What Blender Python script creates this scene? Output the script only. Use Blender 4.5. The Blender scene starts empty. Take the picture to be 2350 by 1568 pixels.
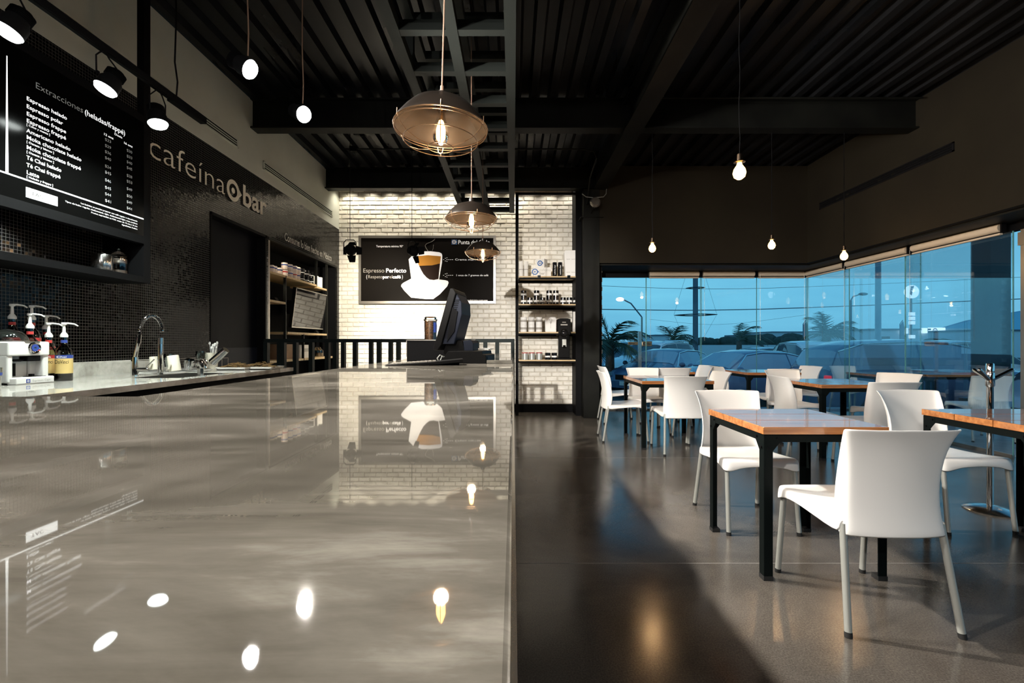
import bpy, math, random
from mathutils import Vector, Matrix, Euler
random.seed(7)
C = bpy.context.scene.collection
PI = math.pi
# ------------------------------------------------------------------ camera, world, exposure
H = 1.165; FPX = 1066.0; CX = 1178.0; CY = 788.0
cam = bpy.data.cameras.new('camera'); cam_o = bpy.data.objects.new('camera', cam); C.objects.link(cam_o)
cam_o.location = (0, 0, H); cam_o.rotation_euler = (PI/2, 0, 0)
cam.sensor_width = 36.0; cam.lens = FPX*36.0/2350.0
cam.shift_x = (1175.0-CX)/2350.0; cam.shift_y = (CY-784.0)/2350.0
cam.clip_start = 0.02; cam.clip_end = 600
bpy.context.scene.camera = cam_o
vs = bpy.context.scene.view_settings
vs.view_transform = 'Standard'; vs.look = 'None'; vs.gamma = 1.0; vs.use_curve_mapping = False; vs.exposure = 0.0
world = bpy.data.worlds.new('dusk_sky'); bpy.context.scene.world = world
world.use_nodes = True
wn = world.node_tree.nodes; wl = world.node_tree.links; wn.clear()
w_out = wn.new('ShaderNodeOutputWorld'); w_bg = wn.new('ShaderNodeBackground'); w_tc = wn.new('ShaderNodeTexCoord')
w_sep = wn.new('ShaderNodeSeparateXYZ'); w_ramp = wn.new('ShaderNodeValToRGB'); w_noise = wn.new('ShaderNodeTexNoise')
w_map = wn.new('ShaderNodeMapping'); w_mix = wn.new('ShaderNodeMixRGB')
w_map.inputs['Scale'].default_value = (1.0, 1.0, 6.0); w_noise.inputs['Scale'].default_value = 2.3; w_noise.inputs['Detail'].default_value = 5
cr = w_ramp.color_ramp
cr.elements[0].position = 0.0; cr.elements[0].color = (0.12, 0.37, 0.54, 1)
cr.elements[1].position = 0.45; cr.elements[1].color = (0.045, 0.20, 0.37, 1)
e = cr.elements.new(0.10); e.color = (0.145, 0.45, 0.62, 1)
e = cr.elements.new(0.22); e.color = (0.12, 0.39, 0.57, 1)
w_mix.blend_type = 'MULTIPLY'; w_mix.inputs[0].default_value = 1.0
w_nr = wn.new('ShaderNodeValToRGB'); w_nr.color_ramp.elements[0].position = .35; w_nr.color_ramp.elements[0].color = (.80, .84, .90, 1)
w_nr.color_ramp.elements[1].position = .65; w_nr.color_ramp.elements[1].color = (1.12, 1.08, 1.05, 1)
wl.new(w_tc.outputs['Generated'], w_sep.inputs[0]); wl.new(w_sep.outputs['Z'], w_ramp.inputs[0])
wl.new(w_tc.outputs['Generated'], w_map.inputs[0]); wl.new(w_map.outputs[0], w_noise.inputs['Vector']); wl.new(w_noise.outputs[0], w_nr.inputs[0])
wl.new(w_ramp.outputs[0], w_mix.inputs[1]); wl.new(w_nr.outputs[0], w_mix.inputs[2])
wl.new(w_mix.outputs[0], w_bg.inputs[0]); wl.new(w_bg.outputs[0], w_out.inputs[0]); w_bg.inputs[1].default_value = 1.36

def aim(o, target):
    d = Vector(target)-o.location
    o.rotation_euler = d.to_track_quat('-Z', 'Y').to_euler()
def spot(loc, target, power, angle, blend=.5, color=(1, .93, .82), radius=.03):
    l = bpy.data.lights.new('spot_light', 'SPOT'); l.energy = power; l.spot_size = math.radians(angle); l.spot_blend = blend
    l.color = color; l.shadow_soft_size = radius
    o = bpy.data.objects.new('spot_light', l); C.objects.link(o); o.location = loc; aim(o, target); return o
def point(loc, power, color, radius=.02):
    l = bpy.data.lights.new('bulb_light', 'POINT'); l.energy = power; l.color = color; l.shadow_soft_size = radius
    o = bpy.data.objects.new('bulb_light', l); C.objects.link(o); o.location = loc; return o
def area(loc, target, power, sx, sy, color=(1, .93, .82)):
    l = bpy.data.lights.new('strip_light', 'AREA'); l.energy = power; l.shape = 'RECTANGLE'; l.size = sx; l.size_y = sy; l.color = color
    o = bpy.data.objects.new('strip_light', l); C.objects.link(o); o.location = loc; aim(o, target); return o

# ------------------------------------------------------------------ pixel <-> place helpers (measurements from the photograph)
def W(px, py, Y): return Vector(((px-CX)*Y/FPX, Y, H+(CY-py)*Y/FPX))
def WX(px, py, X):
    Y = X*FPX/(px-CX); return Vector((X, Y, H+(CY-py)*Y/FPX))
def WZ(px, py, z):
    Y = (H-z)*FPX/(py-CY); return Vector(((px-CX)*Y/FPX, Y, z))
def F(px, py): return WZ(px, py, 0.0)

# ------------------------------------------------------------------ materials
def mat(name, color=(.5, .5, .5), rough=.5, metal=0.0, emit=None, estr=1.0, coat=0.0, spec=.5, trans=0.0, ior=1.45, alpha=1.0):
    m = bpy.data.materials.new(name); m.use_nodes = True
    b = m.node_tree.nodes['Principled BSDF']
    b.inputs['Base Color'].default_value = (*color, 1); b.inputs['Roughness'].default_value = rough
    b.inputs['Metallic'].default_value = metal; b.inputs['Coat Weight'].default_value = coat; b.inputs['Coat Roughness'].default_value = .04
    b.inputs['Specular IOR Level'].default_value = spec; b.inputs['Transmission Weight'].default_value = trans; b.inputs['IOR'].default_value = ior
    b.inputs['Alpha'].default_value = alpha
    if emit:
        b.inputs['Emission Color'].default_value = (*emit, 1); b.inputs['Emission Strength'].default_value = estr
    return m
def N(m): return m.node_tree.nodes, m.node_tree.links, m.node_tree.nodes['Principled BSDF']
def ramp(nt, stops):
    r = nt.nodes.new('ShaderNodeValToRGB'); els = r.color_ramp.elements
    els[0].position, els[0].color = stops[0][0], (*stops[0][1], 1); els[1].position, els[1].color = stops[-1][0], (*stops[-1][1], 1)
    for p, c in stops[1:-1]:
        x = els.new(p); x.color = (*c, 1)
    return r
def noise_tex(nt, scale, detail=4, mscale=(1, 1, 1), dist=0.0, rough=.55, rot=(0, 0, 0)):
    t = nt.nodes.new('ShaderNodeTexCoord'); mp = nt.nodes.new('ShaderNodeMapping'); n = nt.nodes.new('ShaderNodeTexNoise')
    mp.inputs['Scale'].default_value = mscale; mp.inputs['Rotation'].default_value = rot
    n.inputs['Scale'].default_value = scale; n.inputs['Detail'].default_value = detail
    n.inputs['Distortion'].default_value = dist; n.inputs['Roughness'].default_value = rough
    nt.links.new(t.outputs['Object'], mp.inputs[0]); nt.links.new(mp.outputs[0], n.inputs['Vector']); return n
def bump(m, src, strength=.3, dist=.01):
    nt = m.node_tree; b = nt.nodes.new('ShaderNodeBump'); b.inputs['Strength'].default_value = strength; b.inputs['Distance'].default_value = dist
    nt.links.new(src, b.inputs['Height']); nt.links.new(b.outputs[0], nt.nodes['Principled BSDF'].inputs['Normal'])
def noisy(name, c1, c2, scale, rough=.5, lo=.35, hi=.65, mscale=(1, 1, 1), rr=None, bstr=0, detail=5, **k):
    m = mat(name, c1, rough, **k); nt = m.node_tree; n = noise_tex(nt, scale, detail, mscale)
    r = ramp(nt, [(lo, c1), (hi, c2)]); nt.links.new(n.outputs[0], r.inputs[0]); nt.links.new(r.outputs[0], nt.nodes['Principled BSDF'].inputs['Base Color'])
    if rr:
        r2 = ramp(nt, [(lo, (rr[0],)*3), (hi, (rr[1],)*3)]); nt.links.new(n.outputs[0], r2.inputs[0]); nt.links.new(r2.outputs[0], nt.nodes['Principled BSDF'].inputs['Roughness'])
    if bstr: bump(m, n.outputs[0], bstr)
    return m
M = {}
# stone of the bar and of the back counter: streaky grey quartzite, polished
def stone(name, cols, mscale):
    m = mat(name, cols[1], .022); nt = m.node_tree
    n1 = noise_tex(nt, 4.2, 9, mscale, .5, .60, (0, 0, .35)); n2 = noise_tex(nt, 13, 7, (mscale[0]*.55, mscale[1]*1.4, 1), .8, .66, (0, 0, .25))
    mx = nt.nodes.new('ShaderNodeMath'); mx.operation = 'MULTIPLY_ADD'; mx.inputs[1].default_value = .35
    nt.links.new(n2.outputs[0], mx.inputs[0]); nt.links.new(n1.outputs[0], mx.inputs[2])
    r = ramp(nt, [(.50, cols[0]), (.64, cols[1]), (.76, cols[2]), (.90, cols[3])]); nt.links.new(mx.outputs[0], r.inputs[0])
    nt.links.new(r.outputs[0], nt.nodes['Principled BSDF'].inputs['Base Color']); return m
M['bar_stone'] = stone('grey_streaked_stone', [(.055, .051, .042), (.088, .081, .067), (.130, .120, .102), (.25, .235, .205)], (.75, 1.7, 1))
M['counter_stone'] = stone('pale_streaked_stone', [(.30, .28, .25), (.45, .43, .39), (.55, .53, .49), (.66, .64, .60)], (1.6, .9, 1.5))
# glossy mosaic tiles of the service wall
def tiles():
    m = mat('black_mosaic_tile', (.02, .02, .02), .12, spec=.2); nt = m.node_tree
    t = nt.nodes.new('ShaderNodeTexCoord'); s = nt.nodes.new('ShaderNodeSeparateXYZ'); cb = nt.nodes.new('ShaderNodeCombineXYZ')
    nt.links.new(t.outputs['Object'], s.inputs[0]); nt.links.new(s.outputs['Y'], cb.inputs['X']); nt.links.new(s.outputs['Z'], cb.inputs['Y'])
    b = nt.nodes.new('ShaderNodeTexBrick'); b.offset = 0; b.inputs['Scale'].default_value = 1.0
    b.inputs['Brick Width'].default_value = .021; b.inputs['Row Height'].default_value = .021; b.inputs['Mortar Size'].default_value = .0013
    b.inputs['Mortar Smooth'].default_value = .2; b.inputs['Color1'].default_value = (.003, .003, .003, 1); b.inputs['Color2'].default_value = (.0065, .006, .0055, 1)
    b.inputs['Mortar'].default_value = (.075, .072, .066, 1); nt.links.new(cb.outputs[0], b.inputs['Vector'])
    B = nt.nodes['Principled BSDF']; nt.links.new(b.outputs['Color'], B.inputs['Base Color'])
    r = ramp(nt, [(0, (.10,)*3), (1, (.7,)*3)]); nt.links.new(b.outputs['Fac'], r.inputs[0]); nt.links.new(r.outputs[0], B.inputs['Roughness'])
    # each tile sits at its own slight tilt
    sn = nt.nodes.new('ShaderNodeVectorMath'); sn.operation = 'SNAP'; sn.inputs[1].default_value = (.021, .021, .021)
    nt.links.new(cb.outputs[0], sn.inputs[0]); wn_ = nt.nodes.new('ShaderNodeTexWhiteNoise'); nt.links.new(sn.outputs[0], wn_.inputs['Vector'])
    sub = nt.nodes.new('ShaderNodeVectorMath'); sub.operation = 'SUBTRACT'; sub.inputs[1].default_value = (.5, .5, .5); nt.links.new(wn_.outputs['Color'], sub.inputs[0])
    sc = nt.nodes.new('ShaderNodeVectorMath'); sc.operation = 'SCALE'; sc.inputs['Scale'].default_value = .05; nt.links.new(sub.outputs[0], sc.inputs[0])
    g = nt.nodes.new('ShaderNodeNewGeometry'); ad = nt.nodes.new('ShaderNodeVectorMath'); nt.links.new(g.outputs['Normal'], ad.inputs[0]); nt.links.new(sc.outputs[0], ad.inputs[1])
    nm = nt.nodes.new('ShaderNodeVectorMath'); nm.operation = 'NORMALIZE'; nt.links.new(ad.outputs[0], nm.inputs[0])
    bp = nt.nodes.new('ShaderNodeBump'); bp.invert = True; bp.inputs['Strength'].default_value = .5; bp.inputs['Distance'].default_value = .002
    nt.links.new(b.outputs['Fac'], bp.inputs['Height']); nt.links.new(nm.outputs[0], bp.inputs['Normal']); nt.links.new(bp.outputs[0], B.inputs['Normal'])
    return m
M['tile'] = tiles()
M['plaster'] = noisy('grey_green_plaster', (.50, .525, .465), (.58, .60, .54), 1.3, .8)
M['brown_wall'] = noisy('dark_brown_wall', (.013, .0105, .007), (.018, .0148, .0095), 1.1, .8, spec=.15)
M['brick'] = noisy('painted_white_brick', (.66, .63, .56), (.82, .79, .72), 6, .55, bstr=.25)
M['mortar'] = noisy('painted_mortar', (.46, .42, .36), (.58, .54, .47), 20, .8)
M['deck'] = noisy('dark_steel_deck', (.004, .0045, .0055), (.011, .0115, .013), 2.5, .38, mscale=(1, .3, 1), rr=(.24, .42), spec=.15)
M['beam'] = mat('matt_black_steel', (.004, .004, .004), .55, spec=.15)
M['beam_g'] = noisy('dark_grey_steel', (.006, .0062, .0058), (.010, .0105, .009), 3, .5, spec=.10)
M['lattice'] = mat('dark_grey_painted_steel', (.0095, .0115, .0105), .5, spec=.15)
def floor_mat():
    m = mat('polished_concrete', (.05, .045, .04), .16); nt = m.node_tree
    n1 = noise_tex(nt, 1.1, 8, (1, 1, 1), .6, .65); n2 = noise_tex(nt, 160, 2)
    r = ramp(nt, [(.3, (.046, .041, .036)), (.55, (.085, .075, .064)), (.75, (.135, .120, .103))]); nt.links.new(n1.outputs[0], r.inputs[0])
    r2 = ramp(nt, [(.35, (.75,)*3), (.7, (1.3,)*3)]); nt.links.new(n2.outputs[0], r2.inputs[0])
    mx = nt.nodes.new('ShaderNodeMixRGB'); mx.blend_type = 'MULTIPLY'; mx.inputs[0].default_value = 1
    nt.links.new(r.outputs[0], mx.inputs[1]); nt.links.new(r2.outputs[0], mx.inputs[2]); nt.links.new(mx.outputs[0], nt.nodes['Principled BSDF'].inputs['Base Color'])
    r3 = ramp(nt, [(.3, (.14,)*3), (.75, (.28,)*3)]); nt.links.new(n1.outputs[0], r3.inputs[0]); nt.links.new(r3.outputs[0], nt.nodes['Principled BSDF'].inputs['Roughness'])
    n3 = noise_tex(nt, 9, 4); bump(m, n3.outputs[0], .02, .01); return m
M['floor'] = floor_mat()
M['seam'] = mat('grout_line', (.22, .21, .20), .6)
M['black'] = mat('matt_black_paint', (.005, .005, .0055), .55, spec=.05)
M['black_gloss'] = mat('gloss_black', (.008, .008, .009), .12)
M['black_plastic'] = mat('black_plastic', (.004, .0038, .0038), .45, spec=.08)
M['slate_plastic'] = mat('slate_blue_plastic', (.012, .015, .025), .45, spec=.10)
M['door'] = mat('dark_blue_black_door', (.0045, .005, .0075), .5, spec=.06)
M['white_plastic'] = mat('white_polypropylene', (.84, .83, .81), .32)
M['alu'] = mat('satin_aluminium', (.42, .43, .40), .38, .45)
M['chrome'] = mat('chrome', (.85, .85, .85), .06, 1.0)
M['steel'] = mat('brushed_steel', (.65, .64, .62), .18, 1.0)
M['dark_steel'] = mat('dark_bronze_steel', (.12, .085, .06), .3, 1.0)
M['green_steel'] = mat('dark_green_black_steel', (.0035, .0055, .0055), .5, spec=.08)
M['rubber'] = mat('black_rubber', (.01, .01, .01), .8)
def wood(name, c1, c2, rough, coat, ms=(.6, 7, 7), sc=5):
    m = noisy(name, c1, c2, sc, rough, .35, .7, mscale=ms, detail=6, coat=coat); return m
M['top_wood'] = wood('varnished_pine', (.30, .105, .030), (.52, .21, .065), .25, 1.0)
M['top_wood_b'] = wood('varnished_oak_end', (.42, .19, .06), (.62, .31, .11), .35, .3)
M['shelf_wood'] = wood('light_shelf_wood', (.42, .30, .15), (.58, .43, .24), .5, 0)
M['amber'] = mat('amber_glow', (1, .6, .2), .5, emit=(1.0, .62, .22), estr=38)
M['amber_soft'] = mat('amber_glass_glow', (1, .6, .2), .3, emit=(1.0, .60, .18), estr=9.0)
M['lamp_white'] = mat('white_lamp_glow', (1, 1, 1), .5, emit=(1.0, .97, .92), estr=120)
M['lamp_cool'] = mat('cool_lamp_glow', (1, 1, 1), .5, emit=(.92, 1.0, .96), estr=14)
M['shade_in'] = noisy('bronze_shade_inside', (.075, .060, .048), (.105, .084, .067), 3, .25, metal=.6)
M['shade_out'] = mat('black_enamel_shade', (.006, .0045, .0035), .3, spec=.3)
M['wire'] = mat('copper_brown_wire', (.35, .22, .13), .3, 1.0)
M['cord'] = mat('brown_cord', (.12, .07, .045), .7)
M['lettering'] = mat('cream_letters', (.85, .80, .68), .5)
M['lettering_dim'] = mat('pale_grey_letters', (.45, .44, .40), .5)
M['lit_white'] = mat('backlit_white', (.9, .9, .9), .5, emit=(1, 1, 1), estr=1.3)
M['lit_grey'] = mat('backlit_dim', (.3, .3, .3), .5, emit=(.9, .95, .9), estr=.10)
M['lit_board'] = mat('black_backlit_panel', (.002, .002, .002), .12)
M['poster'] = mat('dark_poster', (.0065, .005, .004), .55, spec=.06)
M['print_white_glow'] = mat('white_print_glow', (.85, .82, .80), .4, emit=(1, .97, .95), estr=.35)  # faint emission added to brighten the poster print
M['print_crema'] = mat('crema_print', (.55, .24, .035), .5, spec=.1)
M['print_coffee'] = mat('coffee_print', (.018, .006, .003), .5, spec=.1)
M['print_blue'] = mat('blue_print', (.05, .13, .34), .4)
M['print_grey'] = mat('grey_print', (.35, .33, .30), .5)
M['white_paper'] = mat('white_paper', (.75, .74, .72), .6)
M['white_card'] = mat('white_card', (.70, .68, .64), .5)
M['pink_can'] = noisy('pinkish_striped_can', (.62, .45, .38), (.75, .66, .60), 30, .4, .45, .55, mscale=(1, 1, .2))
M['red'] = mat('red_label', (.45, .04, .04), .4)
M['blue_label'] = mat('blue_label', (.03, .06, .28), .4)
M['yellow_label'] = mat('cream_yellow_label', (.70, .52, .20), .5)
M['syrup'] = mat('dark_syrup', (.012, .008, .006), .1)
M['trim_steel'] = mat('satin_grey_trim', (.30, .28, .25), .35, .8)
M['glossy_white'] = mat('glossy_white', (.78, .77, .75), .15)
M['mug'] = mat('cream_ceramic', (.70, .66, .55), .25)
M['blind'] = mat('beige_roller_fabric', (.52, .44, .34), .7)
M['beans'] = noisy('coffee_beans', (.05, .022, .010), (.20, .09, .04), 90, .4, .4, .6)
def glass(name, tint, gl=1.0, ior=1.45, rough=0.0, base=0.0):
    m = bpy.data.materials.new(name); m.use_nodes = True; nt = m.node_tree; nt.nodes.clear()
    o = nt.nodes.new('ShaderNodeOutputMaterial'); t = nt.nodes.new('ShaderNodeBsdfTransparent'); g = nt.nodes.new('ShaderNodeBsdfGlossy')
    f = nt.nodes.new('ShaderNodeFresnel'); mx = nt.nodes.new('ShaderNodeMixShader'); ad = nt.nodes.new('ShaderNodeMath'); ad.operation = 'MULTIPLY_ADD'
    ad.inputs[1].default_value = gl; ad.inputs[2].default_value = base
    t.inputs[0].default_value = (*tint, 1); g.inputs[0].default_value = (1, 1, 1, 1); g.inputs['Roughness'].default_value = rough; f.inputs[0].default_value = ior
    nt.links.new(f.outputs[0], ad.inputs[0]); nt.links.new(ad.outputs[0], mx.inputs[0]); nt.links.new(t.outputs[0], mx.inputs[1]); nt.links.new(g.outputs[0], mx.inputs[2])
    nt.links.new(mx.outputs[0], o.inputs[0]); return m
M['pane'] = glass('window_glass', (.95, .99, 1.0), .45)
M['pane_edge'] = mat('green_glass_edge', (.10, .28, .28), .15)
M['clear'] = glass('clear_glass', (.86, .90, .88), 1.0, 1.5, 0, .04)
M['smoke'] = glass('smoky_glass', (.55, .60, .58), 1.0, 1.5, 0, .06)
M['bulb_glass'] = glass('amber_bulb_glass', (1.0, .82, .55), 1.0, 1.45, 0, .03)
M['car_glass'] = mat('dark_car_glass', (.03, .05, .07), .05, .15, spec=.9)
M['car_glass_pale'] = mat('pale_car_glass', (.30, .42, .50), .08, .35, spec=.9)
M['tyre'] = mat('tyre_rubber', (.012, .012, .012), .7)
def paint(name, c, r=.25): return mat(name, c, r, coat=1.0)
M['car_navy'] = paint('navy_car_paint', (.075, .14, .26)); M['car_white'] = paint('white_car_paint', (.80, .84, .85))
M['car_silver'] = paint('silver_car_paint', (.60, .66, .69)); M['car_dark'] = paint('dark_car_paint', (.06, .10, .18)); M['car_blue'] = paint('grey_blue_car_paint', (.18, .28, .38))
M['asphalt'] = noisy('asphalt', (.05, .055, .06), (.08, .085, .09), 20, .8)
M['pavement'] = noisy('pale_pavement', (.25, .26, .27), (.33, .34, .35), 8, .75)
M['grass'] = noisy('roadside_grass', (.035, .055, .03), (.08, .09, .04), 30, .9)
M['palm'] = noisy('palm_green', (.025, .055, .035), (.05, .085, .045), 8, .6)
M['trunk'] = noisy('palm_trunk', (.07, .055, .04), (.12, .09, .07), 15, .9)
M['tree'] = noisy('tree_green', (.015, .035, .03), (.03, .05, .035), 6, .9)
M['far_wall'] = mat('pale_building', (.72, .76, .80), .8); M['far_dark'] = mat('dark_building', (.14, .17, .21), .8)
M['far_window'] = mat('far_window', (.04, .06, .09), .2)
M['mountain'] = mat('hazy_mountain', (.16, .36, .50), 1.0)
M['tail'] = mat('tail_lamp', (.5, .02, .03), .3, emit=(1, .05, .08), estr=.5)
M['head'] = mat('lit_headlamp', (1, 1, 1), .3, emit=(1, .97, .9), estr=9)
M['sign_lit'] = mat('lit_sign_face', (.9, .95, 1), .5, emit=(.75, .93, 1), estr=1.2)
M['sign_purple'] = mat('purple_sign_print', (.12, .05, .22), .5)
M['street_glow'] = mat('street_lamp_glow', (1, 1, 1), .5, emit=(1, .82, .80), estr=14)
M['pillar'] = mat('dark_slate_cladding', (.022, .034, .048), .3)
M['tray_food'] = noisy('dried_brown_pods', (.10, .05, .02), (.24, .15, .05), 40, .7)
M['screen'] = mat('dark_mirror_screen', (.015, .015, .016), .04, spec=.35)

# ------------------------------------------------------------------ mesh builder
def basis(d):
    d = Vector(d).normalized(); a = Vector((0, 0, 1)) if abs(d.z) < .95 else Vector((1, 0, 0))
    u = d.cross(a).normalized(); return u, d.cross(u).normalized()
class MB:
    def __init__(s): s.v = []; s.f = []; s.sm = []; s.mi = []; s.mats = []; s.cur = 0
    def use(s, m):
        if m not in s.mats: s.mats.append(m)
        s.cur = s.mats.index(m); return s
    def add(s, vs_, fs, smooth=False):
        o = len(s.v); s.v += [tuple(p) for p in vs_]
        for f in fs: s.f.append(tuple(i+o for i in f)); s.sm.append(smooth); s.mi.append(s.cur)
        return s
    def box(s, a, b, M_=None):
        x0, y0, z0 = a; x1, y1, z1 = b
        p = [Vector(q) for q in ((x0, y0, z0), (x1, y0, z0), (x1, y1, z0), (x0, y1, z0), (x0, y0, z1), (x1, y0, z1), (x1, y1, z1), (x0, y1, z1))]
        if M_: p = [M_ @ q for q in p]
        return s.add(p, [(0, 3, 2, 1), (4, 5, 6, 7), (0, 1, 5, 4), (1, 2, 6, 5), (2, 3, 7, 6), (3, 0, 4, 7)])
    def bar(s, a, b, w, h=None, up=(0, 0, 1)):
        a = Vector(a); b = Vector(b); d = (b-a).normalized(); h = h or w; u = d.cross(Vector(up))
        if u.length < 1e-4: u = d.cross(Vector((0, 1, 0)))
        u.normalize(); v = u.cross(d); p = []
        for q in (a, b):
            for i, j in ((-1, -1), (1, -1), (1, 1), (-1, 1)): p.append(q+u*i*w/2+v*j*h/2)
        return s.add(p, [(0, 3, 2, 1), (4, 5, 6, 7), (0, 1, 5, 4), (1, 2, 6, 5), (2, 3, 7, 6), (3, 0, 4, 7)])
    def tube(s, pts, r, n=10, caps=True, closed=False):
        pts = [Vector(p) for p in pts]; k = len(pts); rs = r if isinstance(r, (list, tuple)) else [r]*k; vs_ = []; u = None
        for i in range(k):
            if closed: d = pts[(i+1) % k]-pts[i-1]
            else: d = pts[min(i+1, k-1)]-pts[max(i-1, 0)]
            d.normalize()
            if u is None: u, _ = basis(d)
            u = (u-d*u.dot(d)).normalized(); w = d.cross(u)
            for j in range(n):
                a = 2*PI*j/n; vs_.append(pts[i]+(u*math.cos(a)+w*math.sin(a))*rs[i])
        fs = []
        for i in range(k if closed else k-1):
            for j in range(n):
                a, b = i*n+j, i*n+(j+1) % n; c, d_ = ((i+1) % k)*n+(j+1) % n, ((i+1) % k)*n+j
                fs.append((a, b, c, d_))
        s.add(vs_, fs, True)
        if caps and not closed:
            s.add(vs_[:n][::-1], [tuple(range(n))]); s.add(vs_[-n:], [tuple(range(n))])
        return s
    def cyl(s, a, b, r, r2=None, n=20, caps=True): return s.tube([a, b], [r, r if r2 is None else r2], n, caps)
    def lathe(s, prof, c=(0, 0, 0), n=28, M_=None):
        vs_ = []; fs = []; k = len(prof); c = Vector(c)
        for r, z in prof:
            for j in range(n):
                a = 2*PI*j/n; p = Vector((r*math.cos(a), r*math.sin(a), z)); vs_.append((M_ @ p if M_ else p)+c)
        for i in range(k-1):
            for j in range(n): fs.append((i*n+j, i*n+(j+1) % n, (i+1)*n+(j+1) % n, (i+1)*n+j))
        return s.add(vs_, fs, True)
    def prism(s, poly, d, M_=None):
        """poly: list of 3D points, extruded by the vector d"""
        p = [Vector(q) for q in poly]; d = Vector(d); n = len(p); q = p+[x+d for x in p]
        if M_: q = [M_ @ x for x in q]
        return s.add(q, [tuple(range(n))[::-1], tuple(range(n, 2*n))]+[(i, (i+1) % n, n+(i+1) % n, n+i) for i in range(n)])
    def sphere(s, c, r, sc=(1, 1, 1), n=16, k=10):
        prof = [(max(1e-5, math.sin(PI*i/k))*r, -math.cos(PI*i/k)*r) for i in range(k+1)]
        return s.lathe(prof, c, n, Matrix.Diagonal((*sc, 1)).to_3x3())
    def grid(s, rows, smooth=True, wrap=False):
        k = len(rows); n = len(rows[0]); vs_ = [p for r in rows for p in r]
        return s.add(vs_, [(i*n+j, i*n+j+1, (i+1)*n+j+1, (i+1)*n+j) for i in range(k-1) for j in range(n-1)], smooth)
    def text(s, txt, o, u, v, h, width=None, bold=0.0, depth=.0, align='L'):
        vs_, fs, w = glyphs(txt, bold); o = Vector(o); u = Vector(u); v = Vector(v); n = u.cross(v); kx = h/.72
        sx = width/w if width else kx
        off = 0 if align == 'L' else (-w*sx if align == 'R' else -w*sx/2)
        P = [o+u*(off+x*sx)+v*(y*kx) for x, y in vs_]; s.add([p+n*depth for p in P], fs)
        return s
    def build(s, name, m=None, parent=None, bevel=0, solid=0, sub=0, loc=None, sharp=True, seg=2):
        me = bpy.data.meshes.new(name); me.from_pydata(s.v, [], s.f)
        mats = s.mats if s.mats else [m]
        for q in mats: me.materials.append(q)
        me.polygons.foreach_set('use_smooth', s.sm)
        if s.mats: me.polygons.foreach_set('material_index', s.mi)
        me.update()
        if sharp and any(s.sm): me.set_sharp_from_angle(angle=math.radians(42))
        o = bpy.data.objects.new(name, me); C.objects.link(o)
        if parent: o.parent = parent
        if loc: o.location = loc
        if solid:
            md = o.modifiers.new('thickness', 'SOLIDIFY'); md.thickness = solid; md.offset = 0
        if bevel:
            md = o.modifiers.new('bevel', 'BEVEL'); md.width = bevel; md.segments = seg; md.limit_method = 'ANGLE'; md.angle_limit = math.radians(35)
        if sub:
            md = o.modifiers.new('subdivision', 'SUBSURF'); md.levels = sub; md.render_levels = sub
        return o
_gl = {}
def glyphs(txt, bold):
    key = (txt, bold)
    if key not in _gl:
        cu = bpy.data.curves.new('lettering', 'FONT'); cu.body = txt; cu.size = 1.0; cu.offset = bold; cu.resolution_u = 3; cu.fill_mode = 'FRONT'
        o = bpy.data.objects.new('lettering', cu); C.objects.link(o); bpy.context.view_layer.update()
        me = o.to_mesh(); vs_ = [(v.co.x, v.co.y) for v in me.vertices]; fs = [tuple(p.vertices) for p in me.polygons]
        w = max([x for x, _ in vs_] or [1]); o.to_mesh_clear(); bpy.data.objects.remove(o); bpy.data.curves.remove(cu); _gl[key] = (vs_, fs, w)
    return _gl[key]
def tag(o, label, cat, group=None, kind=None):
    o['label'] = label; o['category'] = cat
    if group: o['group'] = group
    if kind: o['kind'] = kind
    return o
def thing(name, label, cat, loc=(0, 0, 0), rz=0, group=None):
    o = bpy.data.objects.new(name, None); C.objects.link(o); o.location = loc; o.rotation_euler = (0, 0, rz); o.empty_display_size = .05
    return tag(o, label, cat, group)
def struct(mb, name, m, label=None, cat=None, **k):
    o = mb.build(name, m, **k); o['kind'] = 'structure'
    if label: o['label'] = label
    if cat: o['category'] = cat
    return o
def dup(root, loc, rz, label=None, group=None, scale=None):
    r = root.copy(); C.objects.link(r); r.location = loc; r.rotation_euler = (0, 0, rz)
    if label: r['label'] = label
    if group: r['group'] = group
    if scale: r.scale = scale
    for ch in list(root.children):
        c = ch.copy(); C.objects.link(c); c.parent = r
        for g in list(ch.children):
            d = g.copy(); C.objects.link(d); d.parent = c
    return r
X_, Y_, Z_ = (1, 0, 0), (0, 1, 0), (0, 0, 1)
# ------------------------------------------------------------------ the room
XL, XR, YB, ZC = -2.96, 4.57, 7.9, H+2.755      # service wall, bulkhead on the window side, brick wall, steel deck
XG, YG = 5.10, 8.06                              # glass lines
Y0 = -3.2                                        # the room goes on behind the camera
ZT = H+1.932                                     # top of the mosaic
ZG = H+1.142                                     # top of the glass
m = MB(); m.box((-3.6, Y0, -.12), (XG+.05, YG+.05, 0)); struct(m, 'floor', M['floor'], 'dark polished concrete floor with pale expansion lines', 'floor')
for i, y in enumerate((F(1500, 1293).y, F(1500, 1051).y)):
    m = MB(); m.box((.02, y-.0022, .0), (XG, y+.0022, .0006)); o = struct(m, 'trim_%d' % (i+1), M['seam'], ('nearer', 'farther')[i]+' pale expansion line across the concrete floor', 'floor line')
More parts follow.
